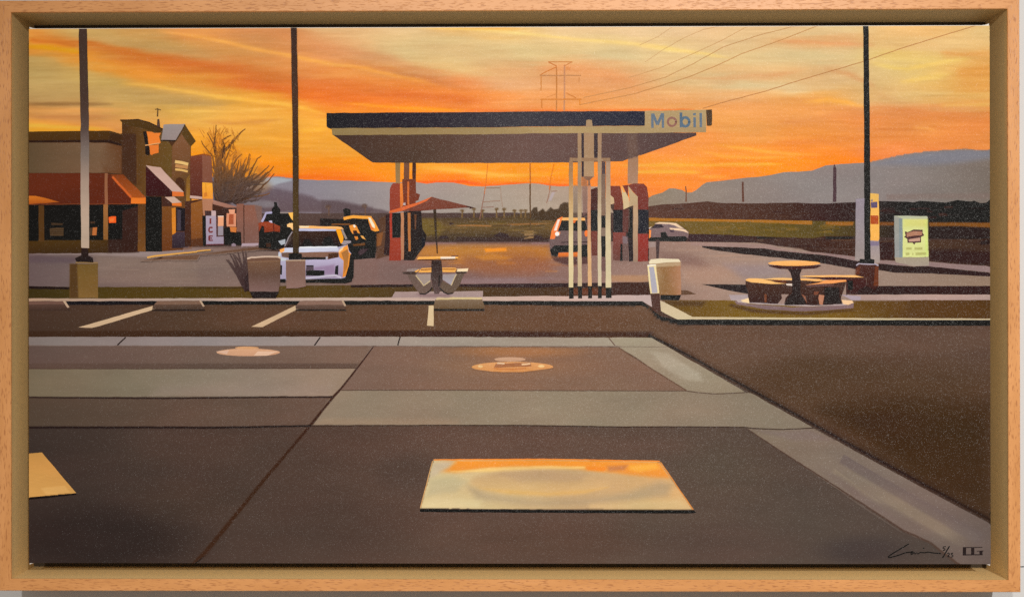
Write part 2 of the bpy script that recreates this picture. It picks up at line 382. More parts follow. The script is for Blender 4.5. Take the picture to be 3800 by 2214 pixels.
    def ell(self, cx, cy, rx, ry, col, col2=None, n=30, soft=0, a0=0, a1=360, **k):
        return self.poly([(cx+rx*math.cos(math.radians(a0+(a1-a0)*i/n)), cy+ry*math.sin(math.radians(a0+(a1-a0)*i/n))) for i in range(n)], col, col2, soft=soft, wob=.4, **k)
    def build(self):
        if not self.v:
            o = bpy.data.objects.new(self.name, None); COL.objects.link(o); o.empty_display_size = .02
            o.parent = self.parent.ob if self.parent else painting
            if self.label: o['label'] = self.label
            self.ob = o; return
        V = np.vstack(self.v); me = bpy.data.meshes.new(self.name); VL = V.tolist()
        fs = []
        for f in self.f:
            a = 0.; p = VL[f[-1]]
            for k in f:
                q = VL[k]; a += p[0]*q[2]-q[0]*p[2]; p = q
            if abs(a) < 1e-12: continue
            fs.append(f if a > 0 else tuple(reversed(f)))
        me.from_pydata(VL, [], fs)
        at = me.color_attributes.new('paint', 'FLOAT_COLOR', 'POINT')
        at.data.foreach_set('color', np.vstack(self.c).astype(np.float32).ravel())
        me.update(); me.materials.append(M_PAINT)
        o = bpy.data.objects.new(self.name, me); COL.objects.link(o)
        o.parent = self.parent.ob if self.parent else painting
        if self.label: o['label'] = self.label
        self.ob = o

def resample(pts, step):
    out = [tuple(pts[0])]
    for a, b in zip(pts, pts[1:]):
        L = math.hypot(b[0]-a[0], b[1]-a[1]); n = max(1, int(L/step))
        for k in range(1, n+1): out.append((a[0]+(b[0]-a[0])*k/n, a[1]+(b[1]-a[1])*k/n))
    return out
def wobble(pts, amp, closed):
    pts = [tuple(p) for p in pts]
    if closed: pts = resample(pts+[pts[0]], 22)[:-1]
    if amp <= 0: return pts
    o = []
    for x, y in pts:
        d = mnoise.noise(Vector((x*.045, y*.045, 1.7))); e = mnoise.noise(Vector((x*.045, y*.045, 9.3)))
        o.append((x+amp*(d*1.6+rnd.uniform(-.5, .5)), y+amp*(e*1.6+rnd.uniform(-.5, .5))))
    return o
def clip_half(poly, ax, val, keep_less):
    out = []
    for i in range(len(poly)):
        p, q = poly[i-1], poly[i]
        ip = (p[ax] <= val) if keep_less else (p[ax] >= val); iq = (q[ax] <= val) if keep_less else (q[ax] >= val)
        if ip != iq:
            t = (val-p[ax])/(q[ax]-p[ax]); c = [p[0]+(q[0]-p[0])*t, p[1]+(q[1]-p[1])*t]; c[ax] = val; out.append(tuple(c))
        if iq: out.append(tuple(q))
    return out
def grid_cells(poly, grad, cs=110):
    xs = [p[0] for p in poly]; ys = [p[1] for p in poly]
    nx = max(1, int(math.ceil((max(xs)-min(xs))/cs))); ny = max(1, int(math.ceil((max(ys)-min(ys))/(cs*.6))))
    if nx == 1 and ny == 1: return [poly]
    cells = []
    for i in range(nx):
        x0 = min(xs)+(max(xs)-min(xs))*i/nx; x1 = min(xs)+(max(xs)-min(xs))*(i+1)/nx
        col = poly
        if i: col = clip_half(col, 0, x0, False)
        if i < nx-1 and col: col = clip_half(col, 0, x1, True)
        if not col: continue
        for j in range(ny):
            y0 = min(ys)+(max(ys)-min(ys))*j/ny; y1 = min(ys)+(max(ys)-min(ys))*(j+1)/ny
            c = col
            if j: c = clip_half(c, 1, y0, False)
            if j < ny-1 and c: c = clip_half(c, 1, y1, True)
            if len(c) > 2: cells.append(c)
    return cells
def zf(x0, y0, s):
    def f(t):
        o = []
        for p in t.split():
            u, v = p.split(','); o.append((x0+float(u)/s, y0+float(v)/s))
        return o
    return f
# ================================================================== the picture
A = zf(100, 420, 4); B = zf(100, 680, 4); C = zf(680, 420, 4); D = zf(680, 740, 4); E = zf(1190, 380, 4); F = zf(1190, 660, 4)
G = zf(1400, 880, 4); H = zf(1960, 380, 4); I = zf(1960, 640, 4); J = zf(2000, 860, 4); K = zf(2380, 460, 4); L = zf(2380, 740, 4)
M = zf(2560, 880, 4); NN = zf(3060, 520, 4); O = zf(3060, 700, 4); Q = zf(3060, 900, 4)
S1 = zf(90, 1060, 2); S2 = zf(1300, 1060, 2); S3 = zf(2440, 1060, 2); S4 = zf(90, 1400, 2)
T1 = zf(1400, 1480, 1442/1260); T2 = zf(2440, 1480, 1442/1260); SG = zf(3260, 1980, 3.605); MB = zf(2390, 390, 5.15)
K1 = zf(100, 60, 2); K2 = zf(1300, 60, 2); K3 = zf(2440, 60, 2); W = zf(1690, 690, 3.4286); PY = zf(1900, 90, 4)

# ---- sky: brushed colours blended wet in wet, one sheet of paint
def sky_sheet():
    pts = """100,110,215,150,70 300,110,200,165,100 500,110,200,150,85 700,110,225,150,80 1000,110,215,145,90 1300,110,228,188,135
110,160,222,140,52 420,160,205,165,100 600,160,200,160,95 800,160,215,155,85 1000,160,215,145,85 1200,160,225,155,100
110,215,182,150,90 300,205,220,145,55 500,210,205,120,50 700,210,205,150,90 900,210,205,150,85 1100,220,225,155,90 1250,210,225,150,95
110,260,185,155,95 300,260,198,160,92 500,260,225,150,60 700,260,208,120,52 900,260,208,128,62 1100,260,225,150,85 1300,255,235,160,85
110,310,190,160,100 400,310,200,165,95 600,310,222,165,75 800,310,225,150,65 1000,310,215,122,56 1200,310,225,120,60 1350,310,235,130,65
110,360,185,150,95 300,360,190,155,95 500,360,196,160,96 700,360,196,160,95 850,365,228,175,75 1000,365,238,165,62 1200,360,235,125,50 1350,360,235,120,55
110,410,205,145,80 300,410,205,150,85 500,410,215,165,90 700,410,225,175,85 900,410,235,178,80 1100,410,240,170,70 1250,412,242,155,60
110,460,236,165,62 400,455,220,150,80 600,460,228,160,80 800,460,240,185,85 1000,460,235,172,75 1200,460,250,180,70
700,510,240,170,55 900,510,225,165,68 1000,510,235,165,60 1150,510,245,168,60 800,560,238,160,45 1000,560,240,162,55 1200,560,246,165,62
700,600,248,155,30 900,610,242,158,42 1000,610,250,150,32 1200,610,250,148,40 1000,655,250,130,30 1250,655,252,128,28 1400,620,255,150,35
1500,110,232,200,150 1700,110,236,190,120 1900,115,246,205,130 2100,115,235,205,160 2300,110,236,205,160 2500,110,236,205,160
1300,160,228,185,130 1500,160,225,195,140 1700,160,222,195,140 1900,165,228,200,145 2200,155,238,208,150 2500,165,236,205,150
1300,205,220,158,108 1500,210,222,190,135 1700,210,220,195,140 2000,210,222,200,145 2300,210,225,205,155 2500,210,234,204,150
1300,262,236,150,78 1450,260,226,168,108 1700,260,225,190,130 1900,260,230,182,126 2100,260,234,172,116 2250,260,232,180,125 2500,260,229,196,142
1300,310,236,136,66 1500,310,242,150,75 1700,310,235,152,92 1900,310,235,180,130 2100,310,232,168,112 2300,310,232,166,110 2500,310,232,190,135
1300,360,240,130,52 1500,360,238,136,66 1700,360,240,140,70 1900,360,240,165,100 2100,360,238,165,100 2300,360,240,170,105 2500,360,238,178,118
1300,402,252,146,50 1500,402,248,145,48 1700,402,245,142,68 1900,402,245,155,85 2200,402,245,162,90 2500,402,242,168,100
1600,620,255,166,55 1800,620,255,160,50 2000,620,255,160,42 2300,620,255,150,58 1700,670,255,140,40 2000,670,255,150,42 2300,670,252,142,60
2700,110,232,200,150 2900,110,235,200,150 3100,110,226,200,150 3300,110,238,196,132 3500,110,238,195,125 3650,110,232,200,140
2700,160,232,200,150 2900,160,230,188,134 3050,160,228,172,116 3350,160,233,196,132 3500,160,230,200,140 3650,160,230,192,128
2700,210,228,200,146 2900,210,223,200,150 3100,210,223,200,150 3300,215,236,204,124 3450,225,232,204,122 3650,210,230,172,98
2700,265,232,186,131 2900,260,228,188,132 3050,260,228,180,125 3150,260,223,190,140 3300,260,225,195,135 3450,260,232,204,124 3600,260,228,162,84
2700,310,228,204,155 2900,310,228,196,142 3100,310,228,190,135 3300,310,222,190,130 3450,310,230,190,112 3600,310,230,166,86
2700,360,236,178,118 2900,360,238,180,112 3050,360,244,180,95 3200,360,226,182,122 3300,365,222,190,130 3500,362,228,186,112 3650,360,230,180,100
2650,410,240,166,96 2800,410,240,170,100 2950,410,242,170,92 3050,410,232,156,90 3300,410,230,150,90 3500,410,228,145,80 3650,410,228,145,76
2650,460,242,165,90 2800,460,240,166,90 2900,460,233,155,82 3050,460,232,150,80 3300,460,235,146,80 3500,460,238,152,80 3650,460,230,140,75
2600,510,245,155,80 2800,510,241,163,85 3000,510,245,155,70 3200,510,238,148,75 3400,510,235,145,75 3650,510,232,145,75
2500,560,250,150,75 2650,560,250,164,76 2800,560,248,155,65 3000,560,250,150,60 3300,560,240,140,75
2500,610,255,162,62 2700,610,255,150,50 2900,610,255,150,42 3050,610,255,140,30 2500,660,250,148,60 2600,660,250,140,60 2450,720,252,140,60"""
    ctl = np.array([[float(q) for q in p.split(',')] for p in pts.split()])
    nx, ny = 640, 190
    gx = np.linspace(98, 3678, nx); gy = np.linspace(84, 760, ny)
    X, Y = np.meshgrid(gx, gy)
    rg = np.random.default_rng(5)
    # brush direction noise so that blends are streaky
    def streak(sx, sy, seed):
        r = np.random.default_rng(seed); a = r.normal(size=(int(676/sy)+4, int(3580/sx)+4))
        fx = (X-98)/sx; fy = (Y-84)/sy; ix = fx.astype(int); iy = fy.astype(int); tx = fx-ix; ty = fy-iy
        tx = tx*tx*(3-2*tx); ty = ty*ty*(3-2*ty)
        return (a[iy, ix]*(1-tx)+a[iy, ix+1]*tx)*(1-ty)+(a[iy+1, ix]*(1-tx)+a[iy+1, ix+1]*tx)*ty
    slope = np.interp(gx, [100, 1200, 1900, 2600, 3670], [.20, .22, .10, .02, -.10])[None, :]
    Yw = Y+streak(220, 22, 1)*9+streak(90, 9, 2)*4
    num = np.zeros((ny, nx, 3)); den = np.zeros((ny, nx))
    for cx, cy, r, g_, b in ctl:
        dx = X-cx; dy = Yw-cy-slope*dx*.55
        wt = np.exp(-(dx/120.)**2-(dy/30.)**2)+1e-9*np.exp(-(dx/900.)**2-(dy/300.)**2)
        num += wt[..., None]*np.array([r, g_, b]); den += wt
    RGB = num/den[..., None]
    def st(pts, hw, col, op=.8, soft=1.0, ends=.25):
        nonlocal RGB
        P = np.array(pts); best = np.full(X.shape, 1e9); par = np.zeros(X.shape); Ls = np.r_[0, np.cumsum(np.linalg.norm(np.diff(P, axis=0), axis=1))]
        x0, x1, y0, y1 = P[:, 0].min()-hw*5, P[:, 0].max()+hw*5, P[:, 1].min()-hw*4, P[:, 1].max()+hw*4
        i0, i1 = np.searchsorted(gx, [x0, x1]); j0, j1 = np.searchsorted(gy, [y0, y1])
        if i1 <= i0 or j1 <= j0: return
        xx = X[j0:j1, i0:i1]; yy = Y[j0:j1, i0:i1]+streak(120, 12, 11)[j0:j1, i0:i1]*hw*.22+streak(45, 6, 12)[j0:j1, i0:i1]*hw*.12
        bd = np.full(xx.shape, 1e9); bp = np.zeros(xx.shape)
        for k in range(len(P)-1):
            a, b = P[k], P[k+1]; ab = b-a; l2 = ab@ab
            t = np.clip(((xx-a[0])*ab[0]+(yy-a[1])*ab[1])/l2, 0, 1)
            d = np.hypot(xx-a[0]-t*ab[0], yy-a[1]-t*ab[1]); m = d < bd
            bd[m] = d[m]; bp[m] = (Ls[k]+t[m]*math.sqrt(l2))/Ls[-1]
        tap = np.clip(np.minimum(bp, 1-bp)/ends, 0, 1)**.6 if ends else np.ones_like(bp)
        h = hw*(.35+.65*tap)
        al = op*tap*np.exp(-(bd/h)**2*1.1)
        br = 1+.10*streak(70, 5, 21)[j0:j1, i0:i1]
        al = np.clip(al*br, 0, 1)[..., None]
        RGB[j0:j1, i0:i1] = RGB[j0:j1, i0:i1]*(1-al)+np.array(col, float)*al
    Z_ = st
    Z_(K1('0,115 200,150 400,190 700,255 1000,315 1300,365 1600,400'), 20, (205, 112, 42), .75)
    Z_(K1('0,160 180,180 380,215'), 9, (196, 105, 40), .6, ends=.1)
    Z_(K1('-60,210 200,228 420,262'), 11, (245, 155, 30), .85, ends=.15)
    Z_(K1('200,325 500,380 800,420 1100,450 1500,510'), 17, (228, 150, 58), .75)
    Z_(K1('680,485 900,508 1200,560 1500,606 1800,645 2100,690'), 8, (242, 190, 88), .85)
    Z_(K1('1350,585 1650,620 1950,668 2250,735'), 8, (252, 192, 78), .85)
    Z_(K1('950,105 1300,160 1600,225 1900,290 2200,350 2560,412'), 8, (244, 176, 88), .85)
    Z_(K1('1300,470 1700,512 2000,580 2300,640 2560,655'), 30, (226, 114, 50), .6)
    Z_(K1('900,290 1200,345 1500,380 1750,430'), 20, (204, 112, 52), .55)
    Z_(K1('-80,642 200,644 400,642 640,648'), 9, (142, 104, 60), .8, ends=.2)
    Z_(K1('-80,682 300,687 750,692'), 8, (226, 165, 92), .8)
    Z_(K1('-80,732 400,742 700,730'), 14, (192, 132, 76), .75)
    Z_(K1('-80,792 200,808 400,822 660,835'), 9, (252, 178, 66), .9)
    Z_(K1('-80,830 400,838 640,842'), 6, (246, 158, 44), .9)
    Z_(K1('1000,702 1500,706 2000,692'), 6, (248, 196, 96), .75)
    Z_(K1('1250,782 1500,792 1900,775'), 8, (212, 148, 70), .75)
    Z_(K1('700,600 1000,630 1300,650 1600,640'), 14, (192, 155, 92), .5)
    Z_(K1('1990,852 2230,842'), 10, (255, 192, 72), .8)
    Z_(K1('1650,905 2000,915 2230,900'), 7, (250, 182, 72), .6)
    Z_(K1('1400,1120 1700,1100 2000,1110 2500,1100'), 16, (250, 150, 36), .5)
    Z_(K1('1500,1188 2000,1192 2600,1205'), 11, (250, 118, 22), .75)
    Z_(K2('-60,355 200,418 400,468 650,520'), 8, (252, 170, 80), .85)
    Z_(K2('0,450 300,510 600,540 900,580 1300,600'), 18, (242, 145, 68), .65)
    Z_(K2('-100,255 300,340 500,420 800,490'), 20, (216, 150, 100), .6)
    Z_(K2('100,565 500,592 800,622 1050,665'), 17, (228, 122, 58), .7)
    Z_(K2('-100,645 300,682 600,697 950,705'), 7, (255, 165, 48), .85)
    Z_(K2('450,92 700,98 1000,112 1300,140 1700,188 2100,220 2400,265 2560,290'), 8, (254, 222, 142), .85, ends=.1)
    Z_(K2('500,92 900,100 1300,104'), 7, (254, 190, 90), .7)
    Z_(K2('1350,395 1600,400 1800,430 2000,480 2150,560'), 26, (234, 162, 104), .6)
    Z_(K2('800,706 1500,710 2560,700'), 5, (246, 128, 58), .85, ends=.05)
    Z_(K2('500,1120 800,1150 1200,1192 1330,1200'), 9, (255, 190, 82), .85)
    Z_(K2('800,1196 1400,1182 1560,1168'), 6, (255, 182, 72), .7)
    Z_(K2('500,1205 900,1192'), 9, (255, 138, 28), .7)
    Z_(K2('450,1236 830,1232 1000,1256 1300,1248 1650,1262'), 7, (244, 98, 44), .8, ends=.05)
    Z_(K3('-120,215 0,235 200,265 450,307 540,320'), 7, (250, 216, 132), .85)
    Z_(K3('820,188 1100,200 1500,215 1620,215'), 11, (228, 158, 104), .8)
    Z_(K3('150,462 500,472 800,452 1100,400'), 14, (230, 170, 116), .7)
    Z_(K3('1220,385 1400,430 1520,480 1620,530'), 12, (220, 164, 110), .75)
    Z_(K3('500,505 900,540 1150,560'), 18, (228, 205, 156), .7)
    Z_(K3('1060,642 1250,628 1400,640 1560,676'), 10, (250, 182, 86), .85)
    Z_(K3('1200,742 1500,722 1800,702 2480,712'), 18, (225, 145, 84), .7)
    Z_(K3('880,802 1200,760 1500,750'), 11, (228, 148, 84), .7)
    Z_(K3('1560,345 1700,376 1850,396 2000,362 2150,326 2330,312'), 10, (244, 210, 118), .85)
    Z_(K3('2080,275 2500,262'), 12, (228, 165, 90), .7, ends=.15)
    Z_(K3('2200,425 2500,395'), 26, (226, 156, 76), .65, ends=.2)
    Z_(K3('1780,495 2000,450 2180,428'), 10, (242, 206, 116), .8)
    Z_(K3('1650,560 1950,580 2200,560'), 16, (226, 192, 128), .5)
    Z_(K3('2080,662 2500,648'), 10, (234, 186, 100), .7, ends=.15)
    Z_(K3('1880,828 2000,832 2070,850'), 6, (252, 170, 90), .85)
    Z_(K3('380,948 600,980 800,1010 1000,1030 1230,1032'), 8, (255, 180, 75), .85)
    Z_(K3('280,985 500,1048 700,1056 1050,1045'), 6, (255, 176, 72), .8)
    Z_(K3('-300,1110 0,1108 400,1110 700,1105 950,1100'), 7, (255, 186, 74), .85, ends=.1)
    Z_(K3('-250,1158 0,1155 340,1162'), 7, (255, 186, 70), .85, ends=.15)
    Z_(K3('280,1190 540,1198'), 6, (255, 172, 70), .8)
    Z_(K3('850,1070 1200,1082 1340,1066'), 8, (255, 156, 28), .85)
    Z_(K3('820,940 1200,932 1520,965'), 13, (238, 145, 70), .7)
    Z_(K1('300,120 700,190 1100,250 1500,330'), 16, (196, 156, 96), .55); Z_(K1('1250,110 1600,150 1950,220 2300,300'), 18, (206, 146, 92), .5)
    Z_(K1('450,540 800,570 1150,610 1500,660'), 20, (192, 156, 96), .5); Z_(K2('-100,320 250,400 600,480 900,560'), 12, (206, 128, 76), .45)
    Z_(K2('200,200 600,260 1000,330 1400,380'), 26, (222, 190, 136), .5); Z_(K2('1600,440 1900,520 2200,600 2500,640'), 20, (236, 172, 116), .45)
    Z_(K3('1580,560 1800,640 2100,690 2480,690'), 14, (222, 172, 112), .45); Z_(K3('500,700 800,740 1100,760 1400,800'), 18, (240, 166, 98), .45)
    RGB += streak(60, 5, 31)[..., None]*np.array([2.2, 2.4, 2.2])+streak(200, 9, 33)[..., None]*np.array([2, 2.6, 2.4])
    p = Paint('painted_sky', None, 'orange and yellow streaked sunset sky')
    V = np.stack([X.ravel(), Y.ravel()], -1)
    F_ = [(j*nx+i, j*nx+i+1, (j+1)*nx+i+1, (j+1)*nx+i) for j in range(ny-1) for i in range(nx-1)]
    LAYERS.append((90, 80, 3690, 765, 0))
    RGB = np.clip(RGB*np.array([1.015, .992, .965]), 0, 255); p._add(V[:, 0], V[:, 1], RGB.reshape(-1, 3), F_, 0)
    jj = np.arange(int(84/BS), int(760/BS)); ii = np.arange(48, 1840)
    BUF[jj[0]:jj[-1]+1, ii[0]:ii[-1]+1] = RGB[np.clip(((jj+.5)*BS-84)/676*(ny-1)+.5, 0, ny-1).astype(int)][:, np.clip(((ii+.5)*BS-98)/3580*(nx-1)+.5, 0, nx-1).astype(int)]
sky_sheet()

Paint('underpainting', None, 'brown ground coat under the picture').poly([(96, 755), (3684, 755), (3684, 2100), (96, 2100)], (84, 64, 54), wob=0)
# ---- pylon and wires
py = Paint('painted_pylon', None, 'faint orange lattice pylon above the canopy')
for s, wd, c in (('645,650 650,900 645,1300', 5, (200, 130, 70)), ('765,620 765,900 765,1120 760,1300', 6, (205, 145, 105)), ('520,578 880,578', 3.5, (205, 135, 75)), ('525,580 650,640', 3.5, (205, 125, 65)),
                 ('880,578 760,640', 3.5, (210, 135, 75)), ('650,650 470,735 400,775', 3.5, (215, 130, 60)), ('400,778 1010,778', 4.5, (200, 140, 90)), ('420,790 415,1000', 5, (218, 145, 80)), ('985,800 980,880', 4, (215, 145, 85)),
                 ('410,1130 1015,1130', 5.5, (222, 138, 65)), ('425,1130 430,1260', 5, (220, 135, 65)), ('990,1130 995,1220', 5, (235, 145, 60)), ('500,1100 640,1050', 3, (222, 145, 80)), ('790,1035 940,1110', 4, (215, 135, 70))):
    py.line(PY(s), wd, c, wob=.4)
py.poly(PY('780,650 860,655 850,700 790,700'), (225, 145, 85), alpha=.7)
for pts, wd, c in (([(2147, 392), (2350, 352), (2547, 291), (2650, 250), (2750, 203), (2900, 150), (3034, 97)], 2.8, (194, 134, 78)), ([(2161, 366), (2330, 330), (2465, 291), (2570, 240), (2682, 178), (2820, 132), (2959, 97)], 2.6, (198, 142, 88)),
                   (K3('330,690 500,640 800,560 1050,480 1300,405 1520,340 1800,240 2100,145 2355,66'), 2.9, (184, 122, 70)), ([(2330, 292), (2440, 258), (2565, 205), (2680, 152), (2772, 101)], 2.2, (208, 156, 100)), (K3('-100,350 30,260 200,165 330,110 480,78'), 2.0, (212, 165, 112)), (K3('-140,225 0,160 110,85'), 1.8, (210, 162, 110))):
    Paint('painted_power_line').line(pts, wd, c, wob=.5, alpha=.8)

# ---- hills
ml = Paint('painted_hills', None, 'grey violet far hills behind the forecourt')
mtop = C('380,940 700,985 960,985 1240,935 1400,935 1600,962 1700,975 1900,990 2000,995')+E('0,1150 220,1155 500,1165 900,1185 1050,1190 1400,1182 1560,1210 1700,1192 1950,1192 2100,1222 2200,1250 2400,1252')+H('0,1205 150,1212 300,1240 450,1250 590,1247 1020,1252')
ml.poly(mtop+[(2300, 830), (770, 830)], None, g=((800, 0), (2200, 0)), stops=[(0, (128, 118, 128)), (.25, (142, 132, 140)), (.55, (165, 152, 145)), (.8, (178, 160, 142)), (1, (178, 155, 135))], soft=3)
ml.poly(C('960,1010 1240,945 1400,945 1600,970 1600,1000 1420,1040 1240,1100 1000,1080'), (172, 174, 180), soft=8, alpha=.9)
ml.poly(C('1280,1110 1420,1120 1600,1160 1900,1230 2000,1290 2300,1290 2520,1340 2800,1400 2800,1468 900,1468 900,1300'), (104, 88, 96), (98, 78, 80), soft=14, alpha=.85)
ml.poly(C('900,1300 1200,1290 1400,1320 1400,1390 1100,1400 880,1340'), (140, 134, 138), soft=10, alpha=.7)
ml.poly(F('0,330 200,350 420,390 700,440 900,470 1000,500 1000,600 0,600'), (98, 80, 82), soft=8, alpha=.8)
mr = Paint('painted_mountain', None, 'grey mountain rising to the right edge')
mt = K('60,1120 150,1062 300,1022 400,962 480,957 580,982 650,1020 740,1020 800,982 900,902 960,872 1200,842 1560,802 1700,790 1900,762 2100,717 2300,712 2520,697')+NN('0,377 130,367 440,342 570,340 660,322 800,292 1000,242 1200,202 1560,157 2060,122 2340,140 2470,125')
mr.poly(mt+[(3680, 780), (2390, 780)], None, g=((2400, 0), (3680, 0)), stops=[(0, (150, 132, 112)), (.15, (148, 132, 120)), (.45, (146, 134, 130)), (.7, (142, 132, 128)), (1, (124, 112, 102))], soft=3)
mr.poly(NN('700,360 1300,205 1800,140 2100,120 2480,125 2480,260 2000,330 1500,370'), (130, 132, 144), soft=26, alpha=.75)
mr.poly(NN('900,800 2440,780 2440,860 900,880'), (132, 112, 104), soft=10, alpha=.6)
for s, a, b, c in (('640,930 652,1000 650,1160', 4, 5, (120, 80, 60)), ('1490,860 1492,1000 1496,1160', 7, 8, (105, 70, 58))):
    Paint('painted_utility_pole').line(K(s), a, c, w2=b)
Paint('painted_utility_pole').poly(NN('130,350 160,430 158,920 108,920 112,430'), (84, 62, 66))

# ---- distant fields, hedges, palms (left, middle, right)
fl = Paint('painted_field', None, 'olive field behind the pumps')
fl.poly([(97, 800), (1000, 790), (1500, 790), (2420, 790), (3682, 765), (3682, 1010), (2420, 905), (97, 945)], (92, 72, 66), (62, 46, 42))
fl.poly(F('1450,590 2520,590')+I('0,600 590,600 590,1020 0,1020')+F('2520,945 1560,945'), None, g=((0, 806), (0, 897)), stops=[(0, (84, 66, 50)), (.12, (106, 82, 54)), (.35, (112, 88, 54)), (.7, (98, 78, 52)), (1, (66, 52, 47))])
fl.poly(F('1460,600 1700,600 1800,700 1760,850 1560,850 1480,740'), (120, 98, 48), soft=10, alpha=.7)
fl.line(F('1990,705 2100,708 2300,706 2520,712'), 5, (190, 125, 70), alpha=.7, soft=1); fl.line(W('560,492 800,488 1150,480'), 5, (168, 112, 64), alpha=.8, soft=1)
for bx in (F('1760,860 1860,850 1900,900 1740,910'), W('480,620 560,590 660,610 680,670 470,670'), W('1000,620 1090,620 1100,680 990,680'), F('1900,660 1960,670 1960,710 1900,700')): fl.poly(bx, (58, 44, 48), soft=5, alpha=.85)
fl.poly(W('0,640 200,650 460,640 700,640 870,660 1190,660 1190,700 0,700'), (66, 50, 48), soft=7, alpha=.8)
bu = Paint('painted_shrub', None, 'dark bushes beside the pale car')
bu.poly(W('940,400 950,330 985,275 1030,270 1040,330 1100,290 1140,330 1200,270 1240,300 1300,290 1320,240 1370,210 1430,215 1430,400 1400,440 940,440'), (84, 66, 50), (74, 58, 44), soft=4)
for u in (75, 225, 335, 515, 610, 740, 825, 880):
    pm = Paint('painted_palm'); t = 300 if u in (225, 515, 610) else 320
    pm.line(W('%d,405 %d,%d' % (u, u+rnd.randint(-4, 4), t)), 7, (120, 92, 58), w2=5); pm.blob(1690+u/3.43, 690+(t-5)/3.43, 10, 6.5, (112, 84, 52), .9, core=.5)
for u, v in ((640, 415), (100, 430), (1470, 0)):
    if v: Paint('painted_palm').blob(1190+u/4, 660+v/4, 14, 11, (98, 74, 64), .85, core=.5).line(F('%d,%d %d,560' % (u+10, v, u+12)), 4, (110, 82, 66))
lp = Paint('painted_pylon', None, 'thin faint pylon frame left of the mast, below the canopy')
for s, c in (('370,30 350,150 330,270 300,420', (150, 100, 82)), ('360,30 560,26', (150, 112, 90)), ('560,0 572,150 590,270', (168, 140, 120)), ('345,205 560,188', (158, 122, 102)), ('335,275 480,268', (150, 112, 96))):
    lp.line(W(s), 3.2, c, wob=.5, alpha=.85)
lp.line(K2('1014,1100 1000,1250 990,1320'), 3, (214, 112, 48), alpha=.7)
l5 = Paint('painted_pylon', None, 'thin faint pylon leg right of the mast, below the canopy')
for s, c in (('1205,0 1180,110 1150,220', (158, 112, 92)), ('1205,72 1285,68', (150, 112, 95))): l5.line(W(s), 3.2, c, wob=.5, alpha=.85)
l5.poly(W('1215,85 1255,80 1210,190 1175,190'), (186, 170, 172), alpha=.85); l5.line(K2('1505,1100 1482,1200 1470,1290'), 3.2, (226, 120, 45), alpha=.8)
l6 = Paint('painted_utility_pole', None, 'thin mast standing on a pale block below the canopy')
l6.line(K2('1328,1095 1330,1262'), 4.5, (190, 105, 40)); l6.line(W('940,-20 940,200 945,400 940,570'), 5, (100, 72, 46)); l6.poly(W('865,572 985,565 985,660 865,672'), (150, 118, 80))
hd = Paint('painted_hedge', None, 'long dark hedge in front of the mountain')
htop = L('60,108 300,77 700,57 960,32 1100,52 1600,62 2300,47 2520,62')+O('0,222 430,197 790,182 1200,190 1300,202 1400,177 1560,187 1780,202 1960,167 2150,187 2200,172 2290,207 2380,205 2470,160')
hd.poly(htop+O('2470,500 0,490')+L('2520,330 95,300'), None, g=((2400, 0), (3680, 0)), stops=[(0, (96, 66, 56)), (.3, (84, 58, 48)), (.55, (62, 42, 36)), (.75, (42, 28, 25)), (1, (34, 22, 21))], soft=2.5)
gr = Paint('painted_field', None, 'green strip of field with a golden edge by the road')
gr.poly(L('90,282 2520,318')+O('0,478 2470,488 2470,760 0,700')+L('2520,600 1700,560 90,520'), None, g=((2400, 0), (3680, 0)), stops=[(0, (120, 96, 52)), (.3, (112, 92, 46)), (.55, (90, 74, 36)), (.72, (52, 42, 22)), (1, (44, 34, 20))])
gr.poly(L('90,275 2520,318 2520,375 1500,335 90,322'), (176, 118, 46), (168, 108, 36), soft=3)
gr.poly(O('0,478 420,482 400,545 0,552'), (158, 100, 30), soft=4); gr.poly(O('790,492 1015,490 1010,545 800,545'), (124, 76, 22), soft=4); gr.poly(O('1530,492 2000,488 2470,490 2470,575 1900,548 1540,558'), (130, 82, 24), soft=4)
gr.poly(O('1530,570 2470,580 2470,720 1540,700'), (50, 38, 20), soft=6, alpha=.8)
dk = Paint('painted_verge', None, 'dark brown verge along the road')
dk.poly(L('690,512 1100,515 1700,545 2520,575')+O('0,700 440,700 440,760 790,770 1040,755 1530,760 2470,740 2470,1150 1530,1080 800,1060 440,1030 440,1000 0,955')+L('2520,780 2300,725 1700,642 680,628'), None, g=((2550, 0), (3680, 0)),
        stops=[(0, (66, 48, 50)), (.3, (74, 54, 48)), (.5, (72, 48, 40)), (.8, (78, 56, 44)), (1, (70, 50, 40))])
dk.poly(O('1540,900 2470,930 2470,1150 1530,1085'), (52, 32, 30), soft=16, alpha=.8); dk.poly(O('800,760 1000,760 1010,1050 800,1050'), (56, 36, 26), soft=10, alpha=.8)
dk.poly(L('1690,545 2060,545 2080,575 1700,580'), (34, 30, 36), soft=5, alpha=.9); dk.poly(O('0,700 430,690 430,740 0,745'), (34, 30, 28), soft=5, alpha=.9); dk.poly(O('2290,760 2440,740 2440,820 2290,830'), (42, 26, 18), soft=5, alpha=.8)
dk.poly(L('1700,590 1800,590 1800,620 1700,620'), (96, 72, 58), soft=5, alpha=.8); dk.poly(L('1960,590 2060,590 2060,630 1960,630'), (96, 72, 58), soft=5, alpha=.8)
dk.line(O('0,765 430,762'), 3, (120, 85, 60), alpha=.6); dk.line(O('0,900 430,890'), 3, (120, 95, 88), alpha=.5)

